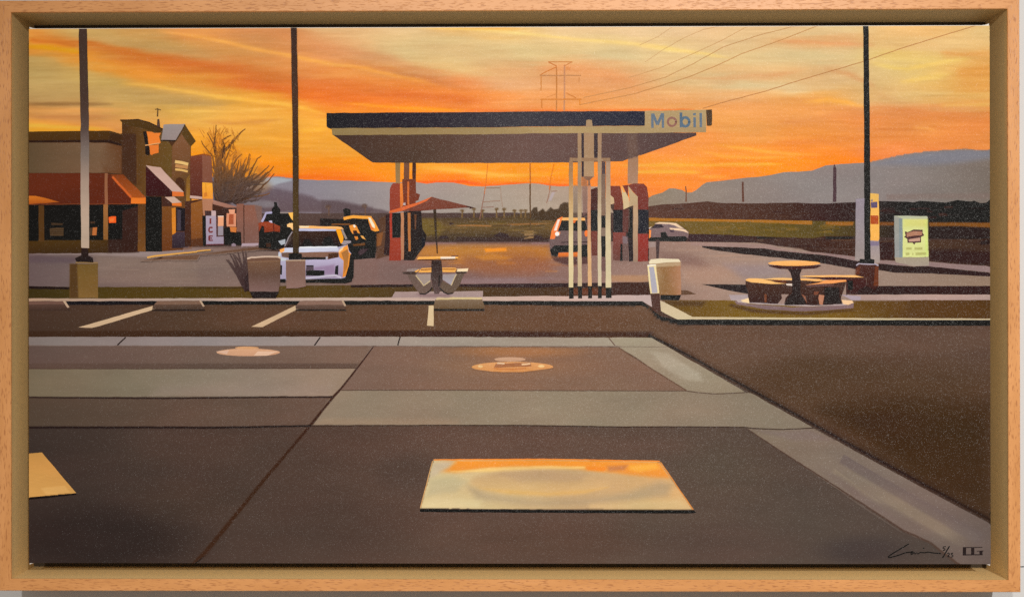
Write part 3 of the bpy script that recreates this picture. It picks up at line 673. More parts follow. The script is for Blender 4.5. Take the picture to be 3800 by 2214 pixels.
rd = random.Random(21)
def dabs(pt, x0, x1, y0, y1, cols, n, ln=(20, 70), wd=(3, 7), alpha=.5):
    for _ in range(n):
        x = rd.uniform(x0, x1); y = rd.uniform(y0, y1); l = rd.uniform(*ln)
        pt.line([(x, y), (x+l*.5, y+rd.uniform(-2, 2)), (x+l, y+rd.uniform(-2, 2))], rd.uniform(*wd), rd.choice(cols), alpha=alpha*rd.uniform(.5, 1.2), soft=.6, wob=.6)
dabs(fl, 1570, 2050, 812, 880, [(140, 106, 64), (92, 76, 44), (80, 64, 46), (126, 102, 54), (70, 54, 46)], 60)
dabs(gr, 2460, 3060, 822, 870, [(132, 106, 48), (88, 76, 34), (110, 92, 40), (150, 110, 50)], 40)
dabs(dk, 2580, 3600, 880, 960, [(92, 68, 58), (54, 38, 36), (84, 62, 50), (64, 46, 44)], 40)
dabs(hd, 2430, 3600, 762, 806, [(104, 74, 60), (76, 52, 44), (54, 36, 32)], 36, wd=(3, 9), alpha=.4)
# ---- bare tree
tr = Paint('painted_tree', None, 'bare bushy tree beside the shops')
for cx, cy, rx, ry, c, a in ((480, 480, 260, 260, (214, 138, 44), .6), (620, 760, 280, 270, (196, 122, 46), .6), (880, 840, 290, 230, (206, 128, 46), .6), (1080, 900, 240, 160, (196, 120, 50), .55), (640, 1180, 270, 240, (96, 76, 74), .9), (860, 1190, 380, 170, (112, 90, 84), .75), (1120, 1080, 250, 140, (150, 108, 70), .6), (580, 1300, 170, 110, (66, 50, 50), .9)):
    tr.blob(680+cx/4, 420+cy/4, rx/4, ry/4, c, a, core=.35)
r4 = random.Random(8)
for k in range(34):
    cx = r4.uniform(420, 1150); cy = 520+max(0, cx-640)*.62+r4.uniform(-80, 330)
    cc = r4.choice([(232, 150, 44), (222, 136, 44), (196, 120, 46), (240, 160, 52)]) if cy < 940 else r4.choice([(112, 92, 84), (96, 78, 76), (140, 104, 72)])
    tr.blob(680+cx/4, 420+cy/4, r4.uniform(16, 30), r4.uniform(12, 24), cc, .6, core=.3)
br = ['560,1340 500,1150 490,960 500,760 440,460 350,290', '500,720 455,480 470,260 480,170', '515,720 600,560 700,455 800,330 910,232', '560,620 600,480 570,400 700,320', '590,1330 680,1050 720,800 790,670 865,600', '620,1320 740,1040 800,780 820,690', '660,1320 850,1000 940,760 975,600', '690,1320 900,1050 1000,850 1090,670 1150,625', '730,1320 1000,1000 1180,860 1265,770', '740,1330 1050,1100 1240,900 1335,785', '760,1340 1000,1240 1150,1215 1280,1185', '760,1335 1080,1160 1250,1010 1340,890', '520,1300 470,950 430,640 300,490 260,400', '540,1320 600,950 610,700 700,480', '560,1330 560,1000 520,820 600,720', '480,1290 450,1100 470,900']
for k, b in enumerate(br):
    tr.line(C(b), 16 if k in (0, 2, 4, 5) else 11, (58, 43, 40), (132, 84, 42), w2=3.2, wob=1.4, step=9, alpha=.92)
r2 = random.Random(3)
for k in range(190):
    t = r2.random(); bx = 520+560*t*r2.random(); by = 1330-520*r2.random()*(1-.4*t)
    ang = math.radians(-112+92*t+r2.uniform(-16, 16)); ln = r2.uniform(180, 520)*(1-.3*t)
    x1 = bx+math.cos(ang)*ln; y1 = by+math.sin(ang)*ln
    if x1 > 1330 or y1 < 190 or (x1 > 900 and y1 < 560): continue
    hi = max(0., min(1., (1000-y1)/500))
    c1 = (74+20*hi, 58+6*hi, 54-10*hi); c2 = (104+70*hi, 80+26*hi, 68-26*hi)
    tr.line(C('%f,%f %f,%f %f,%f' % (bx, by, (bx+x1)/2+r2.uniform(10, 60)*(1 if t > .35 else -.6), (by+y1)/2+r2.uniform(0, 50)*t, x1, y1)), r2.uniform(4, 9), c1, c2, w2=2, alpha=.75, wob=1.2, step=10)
for k in range(70):
    bx, by = r2.uniform(300, 820), r2.uniform(280, 720); a = math.radians(r2.uniform(-140, -40)); ln = r2.uniform(60, 160)
    tr.line(C('%f,%f %f,%f' % (bx, by, bx+math.cos(a)*ln, by+math.sin(a)*ln)), 2.6, (150, 96, 42), (190, 122, 44), w2=1.1, alpha=.65)

# ---- forecourt pavement
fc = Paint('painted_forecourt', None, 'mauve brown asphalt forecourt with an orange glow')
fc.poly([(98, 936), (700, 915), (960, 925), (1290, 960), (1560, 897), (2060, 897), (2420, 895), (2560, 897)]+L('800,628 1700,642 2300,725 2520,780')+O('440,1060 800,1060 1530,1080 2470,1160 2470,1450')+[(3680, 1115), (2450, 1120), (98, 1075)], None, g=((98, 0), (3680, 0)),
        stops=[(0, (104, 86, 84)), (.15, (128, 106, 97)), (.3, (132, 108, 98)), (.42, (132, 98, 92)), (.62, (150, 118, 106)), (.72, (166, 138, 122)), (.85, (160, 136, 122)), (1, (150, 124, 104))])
fc.poly(B('20,1025 800,1020 1750,1000 2500,925 2520,1000 1800,1085 1100,1060 900,1045 20,1050'), (150, 130, 126), soft=4, alpha=.9)
fc.poly(B('20,1050 700,1085 760,1130 640,1170 20,1160'), (96, 78, 82), soft=14, alpha=.8)
fc.poly(B('1000,1060 1800,1100 2520,1080 2520,1468 1060,1468'), (140, 116, 102), soft=30, alpha=.6)
fc.poly(F('1520,950 2520,950')+I('0,1010 330,1010 310,1060 0,1075')+F('2520,985 1520,990'), (142, 112, 118), soft=4)
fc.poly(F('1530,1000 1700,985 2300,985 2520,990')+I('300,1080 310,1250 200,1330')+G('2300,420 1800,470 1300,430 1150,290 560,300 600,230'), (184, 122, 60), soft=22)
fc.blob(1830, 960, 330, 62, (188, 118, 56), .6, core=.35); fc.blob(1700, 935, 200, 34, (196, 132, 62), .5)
dabs(fc, 1600, 2040, 915, 1010, [(214, 140, 62), (168, 104, 60), (196, 124, 60), (150, 98, 76)], 46, ln=(40, 120), wd=(3, 6), alpha=.45)
dabs(fc, 2450, 3000, 910, 1040, [(186, 150, 128), (150, 122, 112), (172, 140, 122)], 30, ln=(50, 160), wd=(4, 9), alpha=.35)
dabs(fc, 300, 1150, 960, 1050, [(150, 126, 112), (122, 100, 94), (140, 116, 106)], 30, ln=(50, 160), wd=(4, 9), alpha=.3)
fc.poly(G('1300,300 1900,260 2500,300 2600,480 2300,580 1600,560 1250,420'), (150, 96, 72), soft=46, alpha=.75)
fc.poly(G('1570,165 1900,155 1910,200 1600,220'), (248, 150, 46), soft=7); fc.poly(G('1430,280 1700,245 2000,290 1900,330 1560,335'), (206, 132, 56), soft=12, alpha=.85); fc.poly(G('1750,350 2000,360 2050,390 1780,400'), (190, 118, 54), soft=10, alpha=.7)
fc.poly(G('1230,610 2520,590')+J('400,700 -200,700')+G('2520,680 1230,690'), (150, 120, 120), soft=12, alpha=.8)
fc.poly(G('0,360 800,420 780,690 0,690'), (128, 104, 98), soft=20, alpha=.6)
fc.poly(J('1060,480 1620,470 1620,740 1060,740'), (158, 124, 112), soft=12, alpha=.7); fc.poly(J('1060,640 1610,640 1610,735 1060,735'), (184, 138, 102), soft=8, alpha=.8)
fc.poly(L('260,780 700,820 900,900 1000,1000 600,990 300,900'), (136, 104, 94), soft=30, alpha=.7); fc.poly(L('560,1000 1300,1010 1500,1180 800,1280 600,1240'), (184, 146, 124), soft=40, alpha=.7)
fc.poly(L('1200,960 1900,960 2200,1100 1700,1170 1500,1160'), (156, 136, 136), soft=30, alpha=.7)
sh = Paint('painted_kerb', None, 'curving pale kerb and its dark side across the forecourt')
sh.poly(M('0,78 600,85 1180,112 1290,160 1560,205 2000,232 2460,290 2460,362 2180,300 2000,268 1280,196 1100,165 170,128 0,120'), (164, 134, 124), (150, 122, 116))
sh.poly(M('165,130 1100,165 1280,198 2000,268 2180,302 2520,352 2520,445 2300,440 1700,345 900,262 330,190 170,155'), (56, 40, 42), (50, 34, 36), soft=2)
sk_ = Paint('painted_kerb', None, 'lower pale kerb and dark strip at the right edge'); sh = sk_
sh.poly(O('800,1060 1530,1082 2470,1152 2470,1240 1530,1150 1000,1128 780,1110'), (150, 122, 116), (152, 126, 124)); sh.poly(O('0,955 300,990 480,1060 480,1085 200,1020 0,985'), (150, 124, 120))
sh.poly(O('780,1108 1000,1128 1300,1150 1530,1150 2470,1245 2470,1300 1500,1255 1050,1245 780,1205'), (54, 34, 36), soft=2)
sh.poly(O('0,985 200,1022 500,1082 450,1190 0,1115'), (56, 38, 42), soft=2)
sh.poly(Q('480,640 2470,640 2470,768 470,765'), (56, 32, 28), soft=2)
sh = Paint('painted_shadow', None, 'dark wedge shadow left of the round table')
sh.poly(M('150,690 820,700 1000,720 860,840 640,800'), (52, 38, 44), soft=3)
sh = sk_
sh.poly(Q('460,768 2470,768 2470,852 400,852'), (186, 156, 144), (178, 150, 142))
sh = Paint('painted_paving', None, 'pale lilac paving beside the round table base')
sh.poly(M('560,850 860,850 860,925 600,930'), (176, 158, 158), soft=3); sk_.poly(M('2230,850 2520,870 2520,930 2390,930'), (178, 160, 168), soft=2)

# ---- front strip, kerb
gs = Paint('painted_grass', None, 'strip of olive grass behind the front kerb')
gs.poly([(98, 1058), (330, 1062), (900, 1060), (1240, 1056), (1500, 1058), (1700, 1052), (2020, 1050), (2410, 1048), (2412, 1094), (1500, 1100), (98, 1106)], None, g=((98, 0), (2400, 0)), stops=[(0, (58, 46, 20)), (.15, (80, 62, 22)), (.45, (92, 70, 32)), (.65, (84, 64, 42)), (1, (78, 54, 42))])
gs.poly(D('0,1278 900,1280 920,1310 0,1305'), (54, 38, 26), soft=3, alpha=.8); gs.poly(G('-400,700 520,690 520,730 -400,740'), (52, 38, 34), soft=3); gs.poly(G('1215,690 2390,680')+J('0,760 1620,742 1625,800 0,820')+G('2520,745 1200,730'), (60, 44, 44), soft=3); gs.poly(J('1065,750 1620,740 1635,930 1065,932'), (72, 50, 44), soft=3); gs.poly(J('430,830 1050,830 1050,930 430,930'), (118, 66, 48), soft=6, alpha=.7)
gs.poly([(98, 1058), (258, 1062), (258, 1070), (98, 1068)], (36, 24, 16), soft=2)
g2 = Paint('painted_grass', None, 'mustard grass island around the round table')
g2.poly(J('1790,1005 2100,1005 2520,1010')+M('300,926 680,935 1500,900 2400,935')+Q('470,850 2470,850 2470,1122 0,1122')+M('1200,1185 0,1180')+J('2260,1258 1860,1045'), None, g=((2450, 0), (3680, 0)), stops=[(0, (104, 78, 34)), (.25, (128, 98, 30)), (.5, (124, 94, 28)), (.75, (92, 64, 20)), (1, (88, 60, 20))])
g2.poly(J('1800,1010 2480,1010 2400,1100 2000,1090'), (88, 64, 40), soft=10, alpha=.8); g2.poly(M('600,980 1000,1070 1700,1105 2400,1060 2440,1090 1700,1150 900,1110 560,1010'), (86, 60, 28), soft=9, alpha=.85); g2.poly(Q('420,860 1200,860 1200,1000 420,1000'), (104, 72, 28), soft=20, alpha=.5)
kb = Paint('painted_kerb', None, 'long pale front kerb with black shadow beneath')
kb.poly([(98, 1112), (1500, 1114), (2380, 1115), (2418, 1150), (2450, 1172), (2500, 1182), (3680, 1186), (3680, 1208), (2510, 1202), (2440, 1182), (2400, 1140), (2370, 1132), (1500, 1130), (98, 1130)], (30, 26, 28), soft=3)
kb.poly([(98, 1104), (600, 1104), (1500, 1101)]+J('0,946 420,948 1060,936 1640,932 1668,1112 1520,1022 0,1018')+[(1500, 1113), (98, 1114)], None, g=((98, 0), (2420, 0)), stops=[(0, (176, 142, 116)), (.2, (178, 154, 140)), (.5, (196, 168, 152)), (.85, (206, 176, 162)), (1, (196, 172, 166))])
kb.poly(J('1785,1012 1860,1045 2270,1256 2520,1262 2520,1286 2040,1292 1870,1210 1785,1160'), (206, 184, 148), (214, 196, 158)); kb.poly(M('-60,1172 700,1180 1500,1186 2400,1193')+Q('560,1116 1200,1118 2470,1124 2470,1146 560,1144')+M('2400,1221 0,1210'), (210, 192, 152), (204, 184, 150), wob=.5)

# ---- road and parking
pa = Paint('painted_asphalt', None, 'dark brown parking asphalt')
pa.poly([(98, 1128), (1500, 1128), (2375, 1131), (2402, 1140), (2440, 1182), (2510, 1205), (3680, 1208), (3680, 1950), (3390, 1800), (2415, 1256), (98, 1252)], None, g=((98, 0), (3680, 0)), stops=[(0, (68, 51, 42)), (.2, (86, 64, 50)), (.45, (104, 77, 59)), (.65, (108, 83, 68)), (.85, (98, 77, 66)), (1, (92, 72, 62))])
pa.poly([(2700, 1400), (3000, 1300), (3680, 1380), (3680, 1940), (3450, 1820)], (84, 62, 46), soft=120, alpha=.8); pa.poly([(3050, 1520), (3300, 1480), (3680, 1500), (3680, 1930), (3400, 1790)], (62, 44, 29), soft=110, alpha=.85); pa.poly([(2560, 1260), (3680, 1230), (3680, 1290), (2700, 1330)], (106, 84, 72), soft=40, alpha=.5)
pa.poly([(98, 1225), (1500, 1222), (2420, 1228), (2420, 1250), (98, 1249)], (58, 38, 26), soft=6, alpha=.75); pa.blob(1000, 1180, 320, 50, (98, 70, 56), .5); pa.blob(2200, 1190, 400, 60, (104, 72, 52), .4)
pa.line(S2('2200,372 2300,420 2520,535')+S3('400,625 690,785 900,900 1150,1040 1500,1235 1900,1455')+[(3560, 1880), (3680, 1945)], 26, (40, 28, 24), w2=40, soft=1.1, alpha=.9)
for s, wd in (('400,302 500,306 560,292 955,172 950,143 930,150 480,280', 0), ('1682,298 1765,300 2012,175 2010,142 1960,165', 0)):
    Paint('painted_parking_line').poly(S1(s), (206, 174, 138), wob=.6)
Paint('painted_parking_line').poly(G('755,1005 826,1005 830,1308 728,1300'), (220, 192, 150), wob=.6)
for k, (body, top, end, c) in enumerate((('-80,110 290,108 335,158 330,178 -80,180', '-80,112 290,110 308,130 -80,132', '285,108 305,108 336,152 320,156', (88, 64, 54)), ('985,106 1300,105 1338,150 1336,168 945,176 950,150', '985,108 1300,107 1318,132 962,134', '1296,106 1312,106 1338,146 1324,150', (98, 74, 60)), ('2045,106 2362,105 2386,156 2380,168 2010,178 2014,142', '2045,108 2362,107 2374,135 2022,138', '2352,105 2366,105 2386,142 2372,146', (110, 84, 72)))):
    ws_ = Paint('painted_wheel_stop'); ws_.poly(S1(body), tuple(int(q*1.12) for q in c), tuple(int(q*.72) for q in c)); ws_.poly(S1(top), tuple(min(255, int(q*1.28)) for q in c), soft=2); ws_.poly(S1(end), (190, 160, 132)); ws_.line(S1(' '.join('%s,%d' % (x, 176) for x in ((body.split()[-2].split(',')[0], body.split()[2].split(',')[0])))), 5, (38, 27, 22), soft=.8)
w4 = Paint('painted_wheel_stop'); w4.poly(G('850,915 1545,905 1578,1005 1562,1062 830,1058 830,1000'), (134, 110, 88), (104, 80, 56)); w4.line(G('860,905 1200,896 1540,900'), 8, (216, 190, 140)); w4.line(G('835,1068 1580,1068'), 8, (32, 27, 28), soft=.5)

# ---- concrete apron
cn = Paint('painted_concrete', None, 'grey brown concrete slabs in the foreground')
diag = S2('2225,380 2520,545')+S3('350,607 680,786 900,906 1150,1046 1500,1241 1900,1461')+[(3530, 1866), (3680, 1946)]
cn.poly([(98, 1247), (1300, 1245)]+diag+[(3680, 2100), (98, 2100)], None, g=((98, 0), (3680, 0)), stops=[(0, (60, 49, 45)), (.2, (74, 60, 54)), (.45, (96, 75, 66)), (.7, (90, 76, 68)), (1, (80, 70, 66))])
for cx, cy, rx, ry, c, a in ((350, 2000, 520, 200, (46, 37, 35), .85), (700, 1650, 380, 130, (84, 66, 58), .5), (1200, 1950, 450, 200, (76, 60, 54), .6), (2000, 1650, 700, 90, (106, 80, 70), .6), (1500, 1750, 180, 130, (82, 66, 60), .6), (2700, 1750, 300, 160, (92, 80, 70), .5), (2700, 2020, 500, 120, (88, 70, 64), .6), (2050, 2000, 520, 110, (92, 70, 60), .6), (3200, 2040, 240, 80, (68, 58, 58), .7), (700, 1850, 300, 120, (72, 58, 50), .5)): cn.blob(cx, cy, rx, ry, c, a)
J1 = [(1385, 1280), (1342, 1338), (1300, 1392), (1262, 1438), (1235, 1466), (1150, 1572)]
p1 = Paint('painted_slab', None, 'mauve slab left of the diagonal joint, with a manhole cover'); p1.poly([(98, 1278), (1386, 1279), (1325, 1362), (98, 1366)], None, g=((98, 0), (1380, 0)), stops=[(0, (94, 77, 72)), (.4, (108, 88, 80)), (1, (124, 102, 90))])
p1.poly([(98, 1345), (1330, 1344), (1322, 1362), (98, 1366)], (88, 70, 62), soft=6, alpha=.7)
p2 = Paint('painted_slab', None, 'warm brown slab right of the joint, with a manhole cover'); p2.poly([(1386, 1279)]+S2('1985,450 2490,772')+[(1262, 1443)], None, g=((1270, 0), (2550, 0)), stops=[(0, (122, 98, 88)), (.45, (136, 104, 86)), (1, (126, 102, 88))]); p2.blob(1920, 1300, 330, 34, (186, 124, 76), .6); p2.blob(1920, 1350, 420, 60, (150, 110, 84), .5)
b1 = Paint('painted_slab', None, 'pale narrow kerb slab along the back of the apron'); b1.poly([(98, 1247), (1300, 1245)]+S2('2225,380 2345,446 1300,446')+[(1300, 1280), (98, 1279)], None, g=((98, 0), (2450, 0)), stops=[(0, (126, 115, 113)), (.3, (146, 136, 138)), (.6, (160, 148, 140)), (1, (162, 150, 134))])
for s in ('752,376 690,435', '2196,374 2150,436'): b1.line(S1(s), 5, (44, 33, 31))
b1.line(S2('365,372 348,436'), 5, (48, 36, 34)); b1.line(S2('1912,382 1960,440'), 4, (110, 88, 76))
s2 = Paint('painted_slab', None, 'pale slab band left of the diagonal joint'); s2.poly([(98, 1366), (1320, 1362), (1235, 1467), (98, 1470)], None, g=((98, 0), (1300, 0)), stops=[(0, (112, 102, 84)), (.35, (126, 114, 98)), (.7, (142, 126, 114)), (1, (150, 130, 114))]); s2.poly([(600, 1430), (1230, 1425), (1220, 1466), (560, 1468)], (150, 132, 122), soft=50, alpha=.6)
s3 = Paint('painted_slab', None, 'dark slab band left of the diagonal joint'); s3.poly([(98, 1472), (1233, 1468), (1150, 1573), (98, 1584)], None, g=((98, 0), (1200, 0)), stops=[(0, (80, 66, 56)), (.5, (94, 76, 66)), (1, (104, 84, 74))])
s4 = Paint('painted_slab', None, 'long pale slab band right of the diagonal joint'); s4.poly([(1262, 1444), (1900, 1444)]+S2('2485,774')+S3('300,786 470,796 640,784 690,790 900,910 1150,1048 900,1056 650,1042')+[(2500, 1577), (1900, 1573), (1152, 1573)], None, g=((1200, 0), (3000, 0)), stops=[(0, (142, 126, 110)), (.5, (146, 132, 114)), (1, (134, 122, 108))]); s4.poly([(1200, 1545), (1160, 1572), (1700, 1572), (1700, 1550)], (158, 134, 112), soft=20, alpha=.5)
s5 = Paint('painted_slab', None, 'pale diagonal edge slab at the upper right'); s5.poly(S2('1925,384 2230,382 2345,446 2520,547')+S3('350,608 640,780 470,792 300,784 215,772 0,640')+S2('2100,515 1985,450'), (160, 148, 130), (146, 134, 116)); s5.poly(S3('-60,480 80,500 300,640 330,700 200,690 40,600'), (176, 168, 152), soft=16, alpha=.7); s5.line(S2('1925,446 2345,448'), 3, (132, 118, 104))
s6 = Paint('painted_slab', None, 'mauve grey diagonal edge slab at the lower right'); s6.poly(S3('652,1046 900,1058 1150,1048 1500,1243 1900,1463')+[(3530, 1868), (3680, 1948), (3680, 2100), (3566, 2100), (3450, 2010), (3350, 1965), (3080, 1795), (2850, 1640)], None, g=((2800, 1590), (3660, 2090)), stops=[(0, (130, 116, 102)), (.5, (126, 112, 104)), (1, (106, 92, 88))])
s6.line([(3060, 1662), (3300, 1806), (3500, 1922), (3655, 2010)], 40, (110, 97, 96), soft=.8, alpha=.7, w2=56, ends=(.45, .05)); s6.line([(3100, 1730), (3300, 1850), (3470, 1950), (3600, 2030)], 50, (142, 128, 112), soft=1.2, alpha=.75, ends=(.45, .2)); s6.line([(3000, 1700), (3200, 1850), (3400, 1980)], 26, (118, 102, 98), soft=1.2, alpha=.6, ends=(.4, .3))
s6.poly(S3('700,1060 900,1070 1120,1060 1300,1140 1000,1140'), (124, 110, 108), soft=16, alpha=.6)
jt = Paint('painted_joints', None, 'dark joint lines between the slabs')
jt.line(J1+[(965, 1790), (715, 2098)], 5, (62, 40, 28), w2=20, wob=.25, step=60, soft=.35); jt.line([(98, 1365), (600, 1364), (1322, 1361)], 3.5, (78, 60, 52), soft=.8); jt.line([(98, 1472), (600, 1474), (1000, 1469), (1232, 1468)], 6, (48, 35, 32), soft=.8)
jt.line([(98, 1584), (480, 1582), (800, 1582), (1152, 1574)], 9, (38, 27, 26), w2=6, soft=.9); jt.line([(1152, 1574), (1600, 1572), (1950, 1572), (2300, 1578), (2560, 1578), (2760, 1580)]+S3('700,1050 900,1058 1050,1054 1150,1048'), 5, (62, 48, 42), w2=3.5, soft=.6)
jt.line([(1265, 1443), (1600, 1442), (2000, 1444), (2540, 1446)]+S3('300,786 420,794 560,790 660,784'), 3.2, (92, 74, 64), soft=.6); jt.line(S2('1985,452 2200,590 2490,770'), 4, (104, 80, 66), soft=.6); jt.line(S3('652,1050 900,1215 1290,1465')+[(3350, 1966), (3450, 2012), (3560, 2098)], 4, (84, 66, 58), w2=9, soft=.7); jt.line([(98, 1280), (1300, 1280), (2300, 1282)], 3, (118, 100, 94), soft=.6, alpha=.8)
m1 = Paint('painted_manhole', None, 'pale pink manhole cover on the left slab'); m1.ell(90+1660/2, 1060+487/2, 118, 14, (216, 164, 126), (206, 154, 120), soft=3); m1.ell(90+1650/2, 1060+454/2, 44, 5, (212, 158, 112), soft=2); m1.poly(S1('1730,480 1890,478 1800,510 1700,512'), (228, 186, 156), soft=3); m1.poly(S1('1420,480 1520,470 1500,500'), (220, 176, 150), soft=3)
m2_ = Paint('painted_manhole', None, 'orange lit manhole cover on the right slab'); m2_.ell(1300+1198/2, 1060+594/2, 151, 19, (226, 162, 104), (218, 146, 84), soft=2); m2_.ell(1300+1180/2, 1060+538/2, 58, 8, (206, 162, 130), soft=2); m2_.poly(S2('1075,572 1330,560 1340,590 1060,600'), (172, 112, 74), soft=3); m2_.line(S2('1060,606 1200,612 1300,604'), 5, (206, 128, 72)); m2_.line(S2('1085,566 1140,570'), 6, (236, 196, 156)); m2_.line(S2('1265,575 1330,570'), 6, (240, 196, 150)); m2_.ell(1300+1412/2, 1060+588/2, 12, 5, (244, 202, 140)); m2_.ell(1300+960/2, 1060+590/2, 10, 5, (238, 190, 130)); m2_.line(S2('900,615 1050,634 1250,638 1500,606'), 4, (136, 96, 70), soft=.8)
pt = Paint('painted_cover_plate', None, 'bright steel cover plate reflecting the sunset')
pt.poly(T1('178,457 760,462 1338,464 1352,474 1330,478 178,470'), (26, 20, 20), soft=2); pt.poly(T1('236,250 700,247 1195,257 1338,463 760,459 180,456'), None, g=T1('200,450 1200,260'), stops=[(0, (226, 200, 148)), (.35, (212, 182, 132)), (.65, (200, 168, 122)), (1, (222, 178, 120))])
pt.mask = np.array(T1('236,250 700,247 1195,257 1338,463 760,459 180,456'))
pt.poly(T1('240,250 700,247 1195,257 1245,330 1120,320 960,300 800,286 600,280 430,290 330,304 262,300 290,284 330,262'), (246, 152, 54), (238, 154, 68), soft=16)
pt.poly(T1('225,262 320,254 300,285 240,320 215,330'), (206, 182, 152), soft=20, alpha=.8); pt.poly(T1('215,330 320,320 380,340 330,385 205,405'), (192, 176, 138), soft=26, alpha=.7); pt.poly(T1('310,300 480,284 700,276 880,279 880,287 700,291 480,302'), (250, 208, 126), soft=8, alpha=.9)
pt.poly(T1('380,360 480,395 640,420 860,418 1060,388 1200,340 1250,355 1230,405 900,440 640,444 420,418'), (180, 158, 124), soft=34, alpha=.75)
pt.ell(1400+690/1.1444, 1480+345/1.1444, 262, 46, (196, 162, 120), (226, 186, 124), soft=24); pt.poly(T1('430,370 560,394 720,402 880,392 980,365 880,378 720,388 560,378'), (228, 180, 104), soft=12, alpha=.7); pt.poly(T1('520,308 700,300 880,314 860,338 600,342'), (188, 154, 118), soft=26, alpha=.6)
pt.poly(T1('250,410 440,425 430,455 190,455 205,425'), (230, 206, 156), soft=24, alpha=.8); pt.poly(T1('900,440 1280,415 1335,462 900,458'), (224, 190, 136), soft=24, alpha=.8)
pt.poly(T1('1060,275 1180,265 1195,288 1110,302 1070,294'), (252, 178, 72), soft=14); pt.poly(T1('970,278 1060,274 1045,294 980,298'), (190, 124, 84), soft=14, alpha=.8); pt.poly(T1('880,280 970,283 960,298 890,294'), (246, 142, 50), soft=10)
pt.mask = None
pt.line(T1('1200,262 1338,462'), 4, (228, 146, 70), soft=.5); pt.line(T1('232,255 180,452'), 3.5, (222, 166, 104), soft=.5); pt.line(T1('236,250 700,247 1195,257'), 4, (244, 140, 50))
pl2 = Paint('painted_cover_plate', None, 'tan steel cover plate cut by the left edge'); pl2.poly(S4('-10,890 380,855 386,866 -10,912'), (30, 22, 18), soft=3); pl2.poly(S4('-10,566 130,554 382,854 -10,892'), (198, 142, 74), (208, 154, 84)); pl2.poly(S4('120,820 300,800 340,850 160,868'), (220, 168, 98), soft=6, alpha=.7)

# ---- shops
sp = Paint('painted_shop', None, 'tan shop front with dark windows at the left')
sp.poly(A('-10,262 1215,262 1400,310 1400,130 1640,95 1990,240 2050,300 2330,200 2460,400 2415,480 2440,1468 -10,1468'), (78, 50, 32), wob=.3); sp.poly(B('-10,300 2440,300 2440,960 1990,990 1640,1005 -10,1020'), (60, 40, 30), wob=.3)
sp.poly(A('-10,415 1190,428 1400,478 1400,895 1190,872 -10,868'), None, g=((98, 0), (450, 0)), stops=[(0, (94, 74, 52)), (.8, (122, 92, 68)), (.84, (108, 72, 46)), (1, (104, 66, 40))])
sp.poly(A('-10,250 1220,248 1400,300 1405,465 1220,425 920,412 -10,412'), (80, 54, 22), (72, 46, 20)); sp.poly(A('1230,280 1400,310 1405,465 1200,420'), (66, 42, 22), soft=6)
sp.poly(A('-10,382 780,382 1210,386 1405,452 1405,475 1215,430 900,414 -10,414'), (48, 31, 18), soft=2)
sp.poly(B('-10,295 1760,295 1760,1005 1640,1005 1640,840 -10,840'), (27, 21, 21)); sp.poly(B('-10,830 1660,830 1660,1012 900,1025 -10,1027'), (76, 52, 22), (62, 42, 22))
sp.poly(B('1200,820 1660,820 1660,1015 1200,1020'), (56, 36, 30), soft=6); sp.poly(B('1412,400 1645,330 1645,1005 1412,1010'), (60, 38, 32), (56, 34, 28), soft=4); sp.poly(B('1640,290 1755,290 1755,1000 1640,1002'), (92, 58, 30), (120, 76, 36), soft=2)
sp.poly(B('165,312 248,312 252,850 172,850'), (86, 56, 28)); sp.poly(B('1128,300 1195,300 1200,826 1132,826'), (156, 104, 58), (140, 92, 46))
sp.poly(B('-10,310 160,310 160,840 -10,840'), (22, 17, 16))
sp.poly(B('330,655 440,642 540,650 540,762 340,765'), (84, 62, 42)); sp.poly(B('355,570 530,578 520,604 362,604'), (68, 50, 36)); sp.poly(B('925,645 960,645 960,762 925,765'), (84, 60, 42)); sp.poly(B('970,642 1036,640 1024,762 965,762'), (188, 108, 56)); sp.poly(B('935,555 1005,555 1000,585 935,585'), (70, 48, 34))
for v in (680, 705, 730): sp.line(B('340,%d 540,%d' % (v, v)), 2.5, (60, 44, 30))
Paint('neon_sign', sp, 'glowing orange red sign in the shop window').poly(B('1205,492 1260,478 1318,482 1316,572 1210,574'), (255, 96, 34), soft=3).poly(B('1225,515 1285,510 1280,555 1225,555'), (255, 120, 52), soft=2)
aw = Paint('awning', sp, 'long dark red shop awning')
aw.poly(A('-10,872 1180,880 1232,898 1545,1250 1540,1337 -10,1337'), (98, 44, 26), (92, 40, 24))
aw.poly(A('-10,1208 120,1210 260,1240 480,1304 -10,1334'), (204, 112, 36), (170, 84, 30)); aw.poly(A('1232,896 1425,900 1770,1232 1770,1245 1545,1245'), (128, 62, 28), (168, 84, 34)); aw.line(A('1262,930 1400,1085 1545,1240'), 9, (206, 98, 42), soft=.5); aw.poly(A('1542,1242 1772,1246 1774,1336 1536,1330'), (228, 120, 42))
aw.line(A('-10,1336 800,1336 1540,1336'), 3, (120, 62, 36)); aw.poly(A('1146,880 1190,880 1196,1340 1148,1340'), (146, 96, 66))
tw = Paint('tower', sp, 'brown parapet tower with a hanging orange sign')
tw.poly(A('1402,150 1640,95 1990,240 2000,280 2140,480 2140,980 1765,780 1760,1240 1425,905 1402,480'), None, g=A('1400,0 2140,0'), stops=[(0, (78, 50, 28)), (.24, (80, 52, 30)), (.32, (104, 70, 36)), (.7, (98, 68, 34)), (1, (104, 78, 38))])
tw.poly(A('1405,300 1610,300 1620,1060 1425,905 1405,880'), (72, 46, 32), soft=5); tw.poly(A('1372,93 1640,80 1760,112 2008,225 1995,268 1930,285 1700,215 1420,150'), (84, 58, 28), (76, 52, 26)); tw.line(A('1372,95 1640,84 1800,128 2005,228'), 4, (52, 34, 20))
hs = Paint('hanging_sign', sp, 'bright orange sign panel on the tower')
